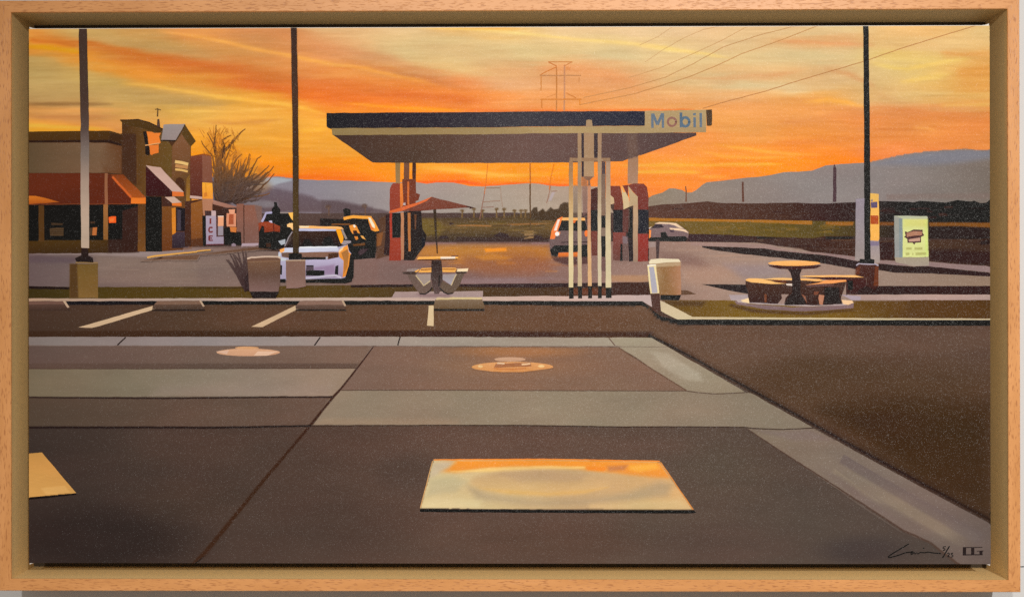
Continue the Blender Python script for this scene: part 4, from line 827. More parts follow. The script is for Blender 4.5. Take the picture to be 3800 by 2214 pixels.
hs.poly(A('1716,265 1765,260 1790,462 1745,470'), (36, 23, 22)); hs.poly(A('1745,475 1806,475 1818,600 1792,618 1750,600'), (36, 24, 26)); hs.poly(A('1765,262 1850,270 1880,286 1976,286 1955,340 1976,435 1800,470 1785,350'), (238, 128, 50)); hs.poly(A('1800,468 1945,456 1948,578 1858,602 1850,617 1820,600 1812,500'), (226, 120, 48)); hs.line(A('1745,466 1800,462 1960,438'), 3.5, (230, 165, 105))
ch = Paint('chimney', sp, 'dark chimney pipe on the parapet'); ch.poly(A('1925,82 1955,78 1968,200 1920,192'), (84, 60, 50)); ch.line(K1('963,742 965,690 962,676'), 6, (92, 66, 42), w2=3, alpha=.9); ch.line(K1('945,688 963,684 988,692'), 4, (100, 72, 42), alpha=.8)
gb = Paint('gable', sp, 'gabled section with grey roof and pale name board')
gb.poly(A('2338,170 2496,410 2425,475 2425,1405 2142,1405 2140,485 2202,400'), (112, 78, 46), (100, 66, 38)); gb.poly(A('2150,480 2290,312 2410,492 2410,890 2150,950'), (126, 86, 58), (112, 74, 44), soft=3); gb.poly(A('2338,165 2498,410 2422,492 2286,300'), (88, 64, 32)); gb.poly(A('2020,160 2342,155 2202,402 1985,392'), (158, 143, 138), (146, 130, 126)); gb.line(A('1985,396 2200,404'), 5, (46, 35, 24)); gb.line(A('2202,402 2340,165'), 4, (70, 50, 30))
gb.line(A('2190,712 2290,728 2385,752'), 11, (232, 188, 116)); gb.line(A('2195,770 2380,800'), 12, (196, 138, 84)); gb.line(A('2192,826 2290,838 2380,858'), 8, (226, 178, 104))
gb.poly(A('2192,1020 2212,962 2262,944 2312,972 2335,1045 2335,1200 2300,1150 2250,1060'), (76, 46, 30), soft=2); gb.poly(A('2358,960 2415,890 2418,1412 2358,1412'), (122, 84, 38), (176, 122, 50), soft=2)
a2 = Paint('awning', sp, 'steep maroon awning with a pale pink top')
a2.poly(A('1758,785 2150,1155 2150,1224 1760,1214'), (66, 29, 31), (60, 26, 28)); a2.poly(A('1753,764 1975,800 2322,1162 2150,1156'), (196, 158, 142), (204, 168, 152)); a2.poly(A('2150,1154 2322,1164 2322,1226 2150,1222'), (226, 116, 54))
Paint('doorway', sp, 'black doorway under the maroon awning').poly(B('1757,185 1992,190 1998,1002 1760,1002'), (23, 18, 21), (20, 20, 22))
sd = Paint('side_wall', sp, 'ochre wall with a small awning, window and planter')
sd.poly(B('1995,195 2450,300 2450,970 2000,998'), (108, 68, 36), (104, 62, 34)); sd.poly(B('2000,330 2145,340 2145,965 2002,992'), (124, 76, 36), (104, 58, 30)); sd.poly(B('2140,360 2200,350 2206,742 2150,752'), (212, 130, 42), soft=2)
sd.poly(A('2000,1235 2045,1240 2150,1330 2148,1372 2000,1372'), (72, 44, 36)); sd.poly(A('2038,1236 2180,1230 2287,1320 2150,1328'), (206, 170, 150)); sd.poly(A('2146,1326 2287,1324 2287,1372 2146,1366'), (232, 120, 46))
sd.poly(B('2208,345 2425,375 2432,702 2210,702'), (36, 28, 34)); sd.poly(B('2365,460 2390,458 2390,690 2352,690'), (122, 116, 130)); sd.poly(B('2225,380 2275,385 2280,690 2225,690'), (70, 62, 72), soft=3); sd.poly(B('2150,762 2220,712 2402,710 2386,952 2150,952'), (68, 54, 64), (52, 40, 46)); sd.poly(B('2390,722 2436,728 2420,922 2388,942'), (112, 86, 90))
rw = Paint('rear_shops', sp, 'red brown end of the shops with a lit orange panel')
rw.poly(C('98,632 282,622 282,1245 98,1235'), (120, 64, 46), (92, 48, 40)); rw.poly(C('280,620 412,642 428,1035 282,1022'), (138, 88, 68), (130, 80, 62)); rw.poly(C('98,630 282,618 412,638 405,625 300,600'), (150, 80, 40))
rw.poly(D('20,20 285,-10 292,685 20,690'), (78, 46, 34), (66, 40, 30)); rw.poly(D('108,50 282,0 292,682 112,685'), (150, 92, 42), (120, 70, 36)); rw.poly(D('112,580 290,560 290,684 112,686'), (84, 50, 34), soft=5, alpha=.8)
rw.poly(C('280,1022 428,1032 442,1312 280,1305'), (255, 172, 54), (236, 146, 56)); rw.line(C('330,1035 335,1180'), 4, (226, 150, 50)); rw.poly(C('300,1190 340,1160 360,1220 310,1240'), (214, 126, 48), soft=3); rw.poly(D('280,-15 440,-10 430,70 430,240 292,232'), (180, 124, 94)); rw.poly(C('98,1214 278,1235 278,1272 98,1256'), (202, 164, 150))
rw.poly(D('430,60 645,120 792,124 640,245 432,245'), (72, 44, 34)); rw.poly(C('436,1284 795,1384 795,1408 650,1402 436,1342'), (172, 126, 110), (156, 110, 92))
rw.poly(D('640,120 790,120 800,470 690,480 600,660 480,660 480,160'), (64, 42, 36))
mw_ = Paint('painted_wall', None, 'low mauve yard wall beyond the shops')
mw_.poly(D('788,62 892,60 900,78 1060,80 1112,340 1120,650 860,650 850,480 790,470'), (142, 94, 76), (128, 92, 82)); mw_.line(D('896,80 900,640'), 4, (84, 54, 44)); mw_.poly(D('1060,80 1160,100 1165,330 1112,350'), (128, 98, 88), soft=4); mw_.poly(D('868,646 1112,640 1114,682 858,692'), (180, 156, 164))
bt = Paint('painted_booth', None, 'small lit booth and dark bins by the ice machine')
bt.poly(D('640,198 782,200 778,402 640,392'), (220, 146, 110)); bt.poly(D('674,210 746,215 742,362 670,362'), (172, 88, 56)); bt.poly(D('668,142 768,145 758,206 680,206'), (230, 162, 126)); bt.poly(D('690,402 787,410 782,482 690,472'), (214, 124, 60)); bt.poly(D('508,240 596,240 596,388 508,388'), (236, 166, 124)); bt.line(D('508,243 596,243'), 3, (245, 220, 200)); bt.poly(D('512,388 592,390 592,528 515,528'), (156, 142, 150))
bt.poly(D('598,425 690,408 700,490 852,480 856,662 610,662'), (34, 27, 28)); bt.poly(D('715,660 740,640 780,660 780,690 715,690'), (150, 128, 138))
ic = Paint('painted_ice_machine', None, 'white ice machine with red letters')
ic.poly(D('280,232 332,240 336,672 290,682'), (31, 26, 28)); ic.poly(D('315,160 430,165 430,238 320,238'), (72, 50, 48)); ic.poly(D('414,160 482,165 482,238 414,238'), (200, 170, 168)); ic.poly(D('330,236 482,236 490,545 596,548 596,652 336,656'), (172, 156, 170), (166, 148, 166)); ic.poly(D('484,240 512,240 512,530 596,528 596,545 490,545'), (92, 60, 58)); ic.line(D('335,664 596,658'), 4, (110, 58, 62))
il = Paint('lettering', ic, 'red vertical letters reading ICE')
il.line(D('401,278 401,352'), 6.5, (124, 54, 50), wob=.2); il.line(D('388,282 416,282'), 3, (124, 54, 50), wob=.1); il.line(D('388,350 416,350'), 3, (124, 54, 50), wob=.1)
il.line(D('432,418 418,408 392,410 380,430 380,460 392,476 420,476 434,464'), 6, (124, 54, 50), wob=.2, step=3)
il.line(D('384,534 384,602'), 6.5, (120, 48, 50), wob=.2); il.line(D('380,536 436,536'), 4.5, (120, 48, 50), wob=.1); il.line(D('380,568 428,568'), 4.5, (120, 48, 50), wob=.1); il.line(D('380,600 438,600'), 4.5, (120, 48, 50), wob=.1)
ky = Paint('painted_kerb', None, 'yellow lit kerb edge in front of the shops')
ky.poly(D('0,700 600,690 1120,682 1120,720 700,760 400,745 0,770'), (140, 112, 104), soft=4, alpha=.7); ky.poly(B('1700,1140 1860,1110 2040,1082 2520,1050')+D('420,780 1000,708 1120,700 1300,735 1100,740 500,800 240,815')+B('2520,1130 2100,1125'), (104, 72, 52), soft=5, alpha=.85); ky.poly(B('1860,1118 1990,1084 2030,1085 1990,1106'), (48, 32, 26), soft=1.5)
ky.line(B('1785,1092 1900,1070 2150,1042 2520,1008')+D('200,758 405,742'), 7, (226, 164, 74), w2=5, soft=.3)

# ---- plant, bin, left lamp footing
ag = Paint('painted_agave', None, 'dark spiky plant beside the left bin')
for s in ('940,1345 800,1100 640,878', '935,1340 830,1080 690,790', '945,1340 850,1050 735,800', '945,1340 880,1050 810,770', '950,1340 910,1040 880,745', '950,1345 930,1050 925,750', '945,1345 760,1010 660,880', '950,1340 900,1000 760,810', '950,1340 950,1080 935,850'):
    ag.line(D(s), 17, (58, 42, 42), (86, 66, 62), w2=3, wob=1)
ag.poly(D('905,1180 965,1060 975,1345 925,1345'), (54, 40, 40), soft=2)

# ---- vehicles
pk = Paint('painted_truck', None, 'black pickup truck with a red load, seen from behind')
pk.poly(D('1205,310 1242,210 1545,210 1625,325 1600,470 1500,690 1350,735 1115,715 1125,470 1160,340'), (36, 29, 27), (30, 25, 24)); pk.line(D('1163,330 1225,200 1335,190'), 8, (176, 170, 200)); pk.line(D('1430,196 1555,196'), 5, (150, 136, 130)); pk.poly(D('1262,318 1312,308 1322,352 1285,350'), (196, 190, 215))
pk.poly(D('1112,345 1190,328 1260,330 1335,352 1432,392 1432,480 1340,470 1200,485 1170,380 1120,480'), (156, 70, 42), (136, 58, 38)); pk.line(D('1335,360 1340,470'), 4, (96, 40, 30)); pk.poly(D('1160,380 1200,400 1200,500 1150,500'), (34, 27, 26)); pk.poly(D('1550,195 1622,188 1626,315 1592,275'), (252, 192, 92)); pk.poly(D('1535,372 1570,350 1624,350 1624,455 1580,412 1540,402'), (255, 202, 134)); pk.poly(D('1220,640 1290,640 1300,700 1230,700'), (66, 44, 34), soft=3)
fg = Paint('load', pk, 'dark upright shape above the truck'); fg.poly(D('1345,36 1386,40 1390,92 1432,142 1432,215 1318,215 1310,142 1345,92'), (31, 26, 25))
dc = Paint('painted_car', None, 'dark car edged in golden light behind the white car')
dc.poly(F('-20,600 330,615 470,600 720,610 770,760 860,790 820,1010 800,1185 480,1205 400,1100 330,900 300,720 -20,700'), (44, 32, 34), (34, 26, 27)); dc.poly(F('850,600 1010,540 1010,1150 810,1200 830,1000 880,800'), (96, 66, 50), soft=4); dc.poly(F('820,820 920,800 880,1000 820,1010'), (150, 92, 50), soft=4, alpha=.8)
dc.line(F('330,605 470,575 620,582 745,590'), 11, (250, 168, 68), wob=.6); dc.poly(F('695,585 745,578 790,640 862,785 800,795 748,770 700,640'), (250, 160, 62)); dc.poly(F('695,590 730,590 795,700 800,745 760,720'), (250, 232, 200)); dc.poly(F('715,660 750,720 790,760 745,770 720,700'), (236, 124, 62))
dc.poly(F('318,470 360,445 432,470 432,560 340,565'), (31, 26, 26), soft=2); dc.line(F('150,685 300,688 430,685'), 5, (130, 82, 46)); dc.poly(F('412,702 480,690 520,700 580,822 540,812 470,830 440,790'), (240, 150, 62)); dc.poly(F('470,780 520,775 545,815 480,850'), (60, 38, 28)); dc.poly(F('468,700 495,690 512,720 490,738'), (250, 236, 215)); dc.poly(F('580,850 620,858 660,912 605,890'), (246, 176, 92)); dc.poly(F('485,862 538,868 550,905 515,920'), (226, 134, 56)); dc.poly(F('470,980 650,960 650,1000 480,1010'), (110, 70, 40), soft=3); dc.poly(F('540,1100 600,1050 700,1050 640,1110 580,1150'), (84, 66, 70), soft=4, alpha=.8)
cr_ = Paint('painted_car', None, 'white hatchback parked behind the lamp post')
cr_.poly(D('1408,780 1500,712 2300,700 2432,668 2455,760 2492,800 2482,1100 2400,1150 2340,1165 1815,1175 1440,1190 1430,1150 1440,900 1405,830'), (186, 180, 202), (170, 158, 182))
cr_.poly(D('1815,900 2300,862 2372,900 2362,1145 1815,1172'), (188, 180, 206), (158, 136, 160)); cr_.poly(D('1940,1000 2240,960 2250,1090 2090,1100 2090,1040 1930,1040'), (152, 124, 154), soft=8, alpha=.8)
ws = Paint('windscreen', cr_, 'dark windscreen'); ws.poly(D('1612,468 2255,464 2345,640 2322,692 1720,702 1488,692'), (64, 44, 28), (44, 32, 26)); ws.poly(D('1760,690 1800,590 1860,590 1920,690'), (28, 22, 22), soft=8); ws.poly(D('2060,690 2090,570 2180,540 2240,690'), (28, 22, 22), soft=8); ws.poly(D('1500,680 1605,500 1600,600 1540,680'), (96, 84, 84), soft=3, alpha=.6)
rf = Paint('roof', cr_, 'golden lit roof edge'); rf.poly(D('1708,384 2000,392 2280,398 2345,412 2375,445 2250,438 1720,422'), (252, 188, 112)); rf.poly(D('1714,388 1860,392 1850,415 1720,415'), (255, 226, 180), soft=2); rf.poly(D('1714,424 2262,440 2258,466 1714,464'), (190, 190, 216)); rf.poly(D('2258,438 2335,448 2372,560 2362,640 2332,652 2290,530'), (255, 168, 30)); rf.poly(D('2342,428 2362,440 2428,580 2398,592 2350,480'), (158, 142, 136)); rf.line(D('1612,475 1560,560 1500,690'), 4, (150, 140, 144))
mi = Paint('mirror', cr_); mi.poly(D('2380,602 2482,610 2490,630 2470,645 2380,672 2340,660'), (158, 146, 150)); m2 = Paint('mirror', cr_); m2.poly(D('1408,612 1512,584 1508,650 1452,672'), (176, 180, 186))
hb = Paint('bonnet', cr_, 'pale bonnet edge'); hb.poly(D('1508,715 2290,698 2305,762 1720,778 1448,782'), (206, 208, 224)); hb.line(D('1720,705 2280,700'), 5, (236, 238, 244)); hb.poly(D('1428,740 1500,712 1496,762 1438,792'), (252, 174, 92)); hb.poly(D('1410,790 1450,785 1440,850 1530,870 1530,900 1440,905 1405,835'), (200, 202, 208))
gl = Paint('grille', cr_, 'brown grille with dark lower slot'); gl.poly(D('1452,782 2292,775 2300,850 2140,882 1760,888 1462,845'), (138, 102, 82), (122, 92, 80)); gl.poly(D('1760,850 2112,850 2112,882 1760,888'), (36, 29, 30)); gl.poly(D('2110,845 2140,840 2140,880 2110,880'), (180, 176, 186)); gl.poly(D('1822,975 1932,980 1932,1052 1815,1062'), (88, 72, 82)); gl.line(D('1820,975 1930,978'), 4, (36, 28, 32)); gl.poly(D('1818,1050 1920,1040 2092,1046 2092,1130 1815,1122'), (31, 26, 34)); gl.poly(D('2252,985 2295,970 2295,1112 2246,1102'), (36, 31, 40)); gl.poly(D('1430,960 1466,972 1462,1112 1430,1102'), (34, 28, 30))
h1 = Paint('headlight', cr_, 'brown right headlight'); h1.poly(D('2146,800 2302,785 2302,850 2150,882'), (78, 50, 31)); h2 = Paint('headlight', cr_); h2.poly(D('1455,790 1560,790 1560,850 1470,840'), (112, 86, 74))
sf = Paint('fender', cr_, 'orange sunlit side'); sf.poly(D('2300,765 2390,690 2432,670 2452,770 2492,810 2482,1000 2405,1130 2362,1150 2372,900 2312,850'), (246, 160, 66), (226, 140, 54)); sf.poly(D('2340,790 2430,735 2452,800 2430,1000 2372,1110 2375,890'), (172, 116, 62), (190, 120, 54), soft=2); sf.poly(D('2310,740 2380,690 2360,740 2310,790'), (252, 214, 160), soft=2)
cr_.line(D('1815,1158 2250,1118 2340,1150'), 7, (200, 190, 206)); bs = Paint('tyre_and_shadow', cr_); bs.poly(F('430,1140 470,1100 490,1200 480,1400 450,1468 400,1468 400,1400'), (38, 30, 28)); bs.poly(D('2440,1010 2500,860 2525,900 2520,1150 2450,1222 2390,1182'), (38, 30, 28)); bs.poly(D('1420,1172 1518,1168 1512,1222 1440,1218'), (36, 30, 32)); bs.poly(D('1815,1186 2340,1168 2500,1120 2500,1205 2400,1232 1815,1222'), (37, 29, 29), soft=2)  # tyre, plus the picture's shadow painted dark under the car
bn = Paint('painted_bin', None, 'round brown litter bin beside the spiky plant')
bn.poly(D('950,880 1442,888 1432,1250 1412,1358 980,1358 955,1000'), None, stops=[(0, (120, 88, 66)), (.15, (104, 74, 56)), (.5, (104, 78, 66)), (1, (124, 98, 92))]); bn.poly(D('945,872 1000,852 1200,842 1400,835 1442,862 1442,905 1000,912 950,930'), (112, 80, 64)); bn.line(D('945,872 1010,852 1200,842 1400,842 1445,866'), 6, (206, 176, 154)); bn.line(D('960,920 1430,905'), 5, (132, 98, 74), soft=.5); bn.poly(D('985,1360 1418,1360 1372,1452 1030,1452'), (42, 33, 33))

# ---- car by the pumps and silver car on the road
oc = Paint('painted_car', None, 'pale van with orange tail lights beside the pumps')
oc.poly(I('300,1000 340,870 420,690 480,665 830,680 880,850 880,1060 860,1240 330,1240 310,1120'), (126, 104, 100), (110, 88, 86)); oc.poly(I('440,710 830,710 870,850 860,870 440,860'), (44, 36, 44)); oc.poly(I('470,670 830,675 835,715 660,715 480,712'), (248, 182, 104)); oc.poly(I('640,712 700,712 680,750 650,752'), (236, 116, 48)); oc.poly(I('310,985 330,870 420,690 500,655 470,760 420,880 380,985'), (248, 134, 66)); oc.poly(I('425,700 462,690 410,860 370,860'), (252, 232, 214)); oc.poly(I('385,900 420,875 465,880 455,930 410,945'), (250, 150, 90)); oc.ell(1960+418/4, 640+910/4, 8, 8, (255, 250, 240)); oc.ell(1960+850/4, 640+905/4, 7, 12, (248, 128, 60))
oc.poly(I('380,1080 880,1070 880,1260 780,1260 720,1180 440,1180 420,1250 340,1240 310,1150'), (40, 34, 38)); oc.line(I('480,1035 880,1030'), 4, (70, 54, 54)); oc.poly(I('435,1190 730,1180 730,1250 430,1250'), (232, 122, 54), (206, 112, 54)); oc.poly(I('330,1250 880,1250 900,1350 560,1370 380,1310'), (84, 58, 56), soft=7, alpha=.85)
sc = Paint('painted_car', None, 'silver car driving on the road at the right')
sc.poly(L('100,440 160,420 200,350 260,338 420,345 500,352 560,390 690,480 680,560 640,620 100,610'), (138, 116, 116), (120, 98, 96)); sc.poly(L('130,430 190,375 280,370 325,410 250,425'), (66, 56, 62)); sc.poly(L('180,365 250,338 420,343 505,352 560,395 620,440 540,420 480,385 400,365 260,362'), (240, 208, 172)); sc.poly(L('380,380 480,390 530,425 400,420'), (128, 108, 112)); sc.poly(L('395,425 540,428 640,450 690,500 600,470 420,450'), (242, 208, 172)); sc.poly(L('400,455 470,450 470,490 420,485'), (80, 62, 70)); sc.poly(L('95,420 150,400 100,440'), (225, 200, 180)); sc.poly(L('95,560 270,560 300,480 350,490 380,550 640,545 670,580 640,620 100,620'), (46, 40, 44)); sc.poly(L('100,445 130,460 125,560 100,580'), (250, 150, 76)); sc.poly(L('270,490 340,480 375,540 340,610 280,600'), (42, 37, 40))
# ---- pump island at the left, columns, umbrella
lc = Paint('painted_canopy', None, 'wide flat filling station canopy with dark fascia')
for s, c, c2 in (('1094,890 1172,890 1166,1210 1104,1210', (150, 118, 74), (162, 126, 84)), ('1222,890 1306,890 1300,1330 1222,1330', (124, 82, 62), (120, 74, 56)), ('1350,890 1402,890 1402,1310 1350,1260', (72, 48, 36), (92, 54, 42)), ):
    Paint('column', lc).poly(E(s), c, c2)
cg = Paint('column', lc, 'broad column at the right end of the canopy'); cg.poly(H('1470,780 1622,780 1612,1215 1462,1215'), (166, 126, 98), (176, 136, 110))
lp_ = Paint('painted_fuel_pump', None, 'red fuel pump under the left end of the canopy')
lp_.poly(F('1200,20 1402,20 1402,230 1460,250 1440,330 1400,345 1400,400 1200,430'), (116, 64, 46), (124, 60, 44)); lp_.poly(F('1225,500 1480,480 1500,760 1560,850 1535,1000 1430,1140 1380,1218 1225,1218'), (52, 38, 37), (46, 34, 34)); lp_.poly(F('955,545 1015,535 1012,1150 925,1130 950,900'), (58, 42, 41), soft=3)
lp_.poly(F('1012,500 1015,170 1035,115 1062,82 1165,80 1182,500 1000,524'), (152, 70, 52), (146, 66, 50)); lp_.poly(F('1166,82 1200,78 1222,410 1172,445'), (240, 138, 54), (214, 116, 60)); lp_.poly(F('1275,60 1302,60 1305,400 1275,400'), (204, 108, 54), soft=1.5)
lp_.poly(F('1012,524 1048,524 1048,900 1018,900'), (176, 64, 48)); lp_.poly(F('1050,522 1174,522 1180,850 1165,882 1060,884'), (37, 28, 31)); lp_.poly(F('1022,888 1184,888 1184,1222 1008,1222'), (160, 68, 50), (152, 62, 46)); lp_.poly(F('1180,515 1226,515 1228,1205 1182,1212'), (196, 134, 94), (176, 122, 92)); lp_.poly(F('1280,520 1322,520 1325,1085 1292,1085'), (186, 116, 64), soft=2); lp_.poly(F('1380,540 1410,540 1405,760 1385,760'), (110, 72, 52), soft=2); lp_.poly(F('1490,880 1540,900 1530,1020 1490,1040'), (34, 34, 46), soft=3)
lp_.poly(F('1215,375 1250,370 1250,410 1215,405'), (190, 170, 165))
um = Paint('painted_umbrella', None, 'rust red patio umbrella over the picnic table')
um.poly(F('1640,284 1760,318 2000,375 2262,440 2000,452 1700,468 1470,492 1300,495 1180,498 1000,522 1010,490 1180,440 1440,360'), (128, 74, 58), (120, 66, 52)); um.poly(F('1000,524 1010,488 1180,440 1440,360 1640,284 1560,345 1380,420 1200,492'), (228, 114, 62), (214, 100, 54)); um.line(F('2150,425 2262,440 2200,452'), 4, (70, 46, 40))
up = Paint('umbrella_pole', um); up.line(F('1682,470 1690,640 1702,860'), 11, (66, 52, 40), w2=7); up.line(F('1702,860 1715,1000 1718,1120'), 6, (58, 46, 42), w2=4)

# ---- canopy itself
so = Paint('soffit', lc, 'brown underside of the canopy')
so.poly(E('160,480 760,895 1100,902 2520,906')+H('100,902 580,900 1210,886 1390,880 1462,852 1630,800 2100,636 2480,500 2480,460')+E('2520,470'), None, g=((1230, 0), (2600, 0)), stops=[(0, (74, 54, 46)), (.25, (88, 66, 54)), (.5, (112, 86, 78)), (.7, (104, 80, 74)), (1, (88, 68, 66))])
so.poly(H('1440,470 1600,470 1612,810 1475,850'), (122, 96, 82), soft=14, alpha=.6)
st_ = Paint('fascia_stripe', lc, 'tan stripe along the lower edge of the canopy')
st_.poly(E('148,388 2520,382')+H('1720,358')+MB('0,420 1168,400 1166,530 0,548')+H('0,472')+E('2520,484 165,490'), None, g=((1230, 0), (2620, 0)), stops=[(0, (146, 122, 80)), (.35, (160, 136, 92)), (.65, (178, 152, 106)), (1, (174, 146, 106))])
fa = Paint('fascia', lc, 'dark navy canopy fascia')
fa.poly(E('75,163 2520,156')+H('0,148 1716,143 1716,356 0,372')+E('2520,380 150,388 148,402 100,385 78,362'), None, g=((1210, 0), (2390, 0)), stops=[(0, (40, 34, 40)), (.3, (52, 46, 52)), (.6, (70, 66, 70)), (.8, (60, 58, 66)), (1, (50, 50, 62))])
sn = Paint('sign_panel', lc, 'tan sign panel on the right end of the canopy'); sn.poly(H('1716,142')+MB('0,130 1172,104 1168,430 0,450')+H('1716,360'), (186, 156, 112), (182, 152, 108)); en = Paint('fascia_end', lc, 'dark end of the fascia'); en.poly(MB('1170,105 1282,100 1278,395 1250,405 1182,402'), (84, 64, 48), soft=1)
lt = Paint('lettering', lc, 'blue letters with a red o reading Mobil')
bl = (108, 120, 134)
lt.line(MB('140,178 142,450'), 9, bl, wob=.3); lt.line(MB('342,172 344,448'), 9, bl, wob=.3); lt.line(MB('150,182 238,390'), 10, bl, wob=.3); lt.line(MB('332,176 238,390'), 10, bl, wob=.3)
lt.line([(2390+(515+78*math.cos(a))/5.15, 390+(335+78*math.sin(a))/5.15) for a in np.linspace(0, 6.4, 26)], 8, (152, 104, 92), wob=.2, step=3)
lt.line(MB('688,160 690,440'), 10, (94, 112, 130), wob=.3); lt.line([(2390+(770+76*math.cos(a))/5.15, 390+(335+84*math.sin(a))/5.15) for a in np.linspace(0, 6.4, 26)], 10, (98, 116, 132), wob=.2, step=3)
lt.line(MB('946,250 948,438'), 9.5, bl, wob=.3); lt.line(MB('946,168 946,212'), 10, bl, wob=.2); lt.line(MB('1064,165 1066,436'), 9.5, bl, wob=.3)

# ---- right pump island
rp = Paint('painted_fuel_pump', None, 'maroon pumps with pale swooping panels under the right canopy end')
rp.poly(I('918,255 1000,225 1020,230 1020,900 918,900'), (84, 54, 48), (70, 48, 46)); rp.poly(I('920,560 1015,560 1015,870 920,870'), (44, 38, 42)); rp.poly(I('920,870 1015,870 1015,1230 930,1230'), (126, 70, 60), (110, 66, 58))
rp.poly(I('1205,205 1350,205 1385,360 1400,560 1255,565 1262,480 1205,480'), (132, 68, 56), (116, 64, 54)); rp.poly(I('1250,560 1400,556 1385,888 1250,888'), (44, 40, 48)); rp.poly(I('1245,888 1440,888 1385,1200 1385,1310 1245,1295'), (136, 74, 66), (112, 72, 64)); rp.poly(I('1390,545 1480,545 1470,880 1390,880'), (104, 66, 60)); rp.poly(I('1380,200 1470,190 1470,380 1440,330'), (128, 66, 56))
rp.poly(I('1364,208 1400,230 1450,330 1480,380 1492,512 1402,552 1385,350'), (218, 192, 146)); rp.poly(I('1360,206 1390,206 1430,290 1400,300'), (252, 168, 84))
rp.poly(I('1460,192 1560,170 1700,168 1748,220 1772,380 1766,552 1612,552 1612,360 1540,285'), (130, 68, 58), (124, 60, 52)); rp.poly(I('1622,552 1768,556 1772,885 1622,908'), (44, 42, 52)); rp.poly(I('1612,910 1770,908 1768,1312 1608,1322'), (150, 62, 54), (142, 58, 50)); rp.line(I('1770,560 1775,900 1772,1310'), 3, (60, 44, 44))
rp.poly(I('1468,198 1540,290 1612,362 1614,482 1540,492 1482,515 1492,380'), (198, 170, 130)); rp.poly(I('1490,520 1530,540 1535,720 1535,985 1440,960 1500,800'), (42, 38, 43), soft=2); rp.poly(I('1475,990 1545,990 1545,1315 1482,1315'), (54, 46, 47), soft=2); rp.poly(I('1355,1060 1388,1060 1388,1312 1350,1312'), (46, 40, 42), soft=2); rp.poly(I('1385,940 1465,950 1465,1060 1390,1060'), (132, 112, 114), soft=4); rp.poly(I('1390,1060 1475,1050 1475,1310 1390,1310'), (118, 92, 86), soft=3)
rp.poly(I('1544,480 1616,476 1616,1322 1544,1322'), (200, 166, 128), (164, 134, 112))
rp.poly(I('655,190 725,190 725,660 655,660'), (150, 128, 112), (112, 94, 76), soft=3, alpha=.6); rp.poly(I('780,60 868,80 870,600 800,660'), (150, 110, 92), (120, 88, 84), soft=3, alpha=.7)
bo = Paint('painted_bollard', None, 'thin dark bollard between pump and bin'); bo.poly(I('1880,985 1942,1000 1922,1272 1888,1272'), (82, 66, 64)); bo.poly(I('1780,1030 1880,1030 1880,1100 1780,1110'), (164, 142, 134), soft=4)
# vent pipes
vp = Paint('painted_vent_pipes', None, 'row of pale steel vent pipes with black feet')
vp.poly(H('848,280 880,268 935,275 942,372 846,376'), (172, 142, 108)); vp.poly(H('780,470 815,470 815,1110 780,1110'), (66, 54, 58)); vp.poly(H('965,470 1020,470 1020,830 965,830'), (70, 58, 60)); vp.poly(H('815,462 962,462 964,1115 810,1115'), (168, 136, 104), (178, 146, 112)); vp.poly(H('600,832 1206,832 1206,880 600,884'), (158, 124, 94)); vp.poly(H('800,1105 962,1105 930,1135 905,1165 912,1250 872,1250 880,1170 820,1130'), (140, 104, 82)); vp.poly(H('1076,890 1132,890 1130,1290 1076,1290'), (88, 72, 72)); vp.poly(I('1070,30 1135,30 1135,640 1072,640'), (126, 104, 90), (140, 112, 92)); vp.poly(I('1070,645 1136,645 1136,815 1070,815'), (38, 36, 42)); vp.poly(I('1072,820 1136,820 1136,945 1072,945'), (140, 118, 102)); vp.poly(I('1072,945 1136,945 1132,1250 1075,1250'), (42, 38, 43)); vp.poly(I('1075,1250 1134,1250 1134,1460 1075,1460'), (120, 90, 84))
def pipe(x, top, c1, c2, c3, feet):
    q = Paint('pipe', vp)
    (ax, bx), (cx2, dx2) = x
    pts = H(top)+[(1960+bx/4, 900), (2000+dx2/4, 860+feet[0]/4), (2000+cx2/4, 860+feet[0]/4), (1960+ax/4, 900)]
    q.poly(pts, None, g=((0, pts[0][1]), (0, 1065)), stops=[(0, c1), (.35, c2), (.6, c3), (1, c3)])
    ft = Paint('foot', vp); ft.poly([(2000+(cx2+3)/4, 860+feet[0]/4), (2000+(dx2+4)/4, 860+feet[0]/4), (2000+(dx2+6)/4, 860+feet[1]/4), (2000+(cx2+3)/4, 860+feet[1]/4)], (40, 36, 42))
pipe(((590, 656), (430, 498)), '592,880 652,880', (158, 118, 84), (204, 168, 116), (226, 206, 158), (820, 985))
pipe(((722, 778), (564, 625)), '722,470 778,470', (170, 138, 104), (166, 138, 110), (204, 180, 142), (800, 980))
pipe(((868, 918), (713, 770)), '872,1240 916,1240', (196, 140, 106), (204, 148, 112), (222, 176, 126), (800, 980))
pipe(((1018, 1070), (860, 915)), '1020,470 1076,470', (168, 134, 104), (176, 152, 122), (214, 196, 162), (800, 978))
pipe(((1136, 1214), (976, 1060)), '1140,880 1206,880', (174, 142, 118), (196, 170, 134), (218, 200, 160), (822, 975))
vp.poly(I('1205,340 1255,380 1262,460 1222,478 1205,470'), (206, 178, 138))

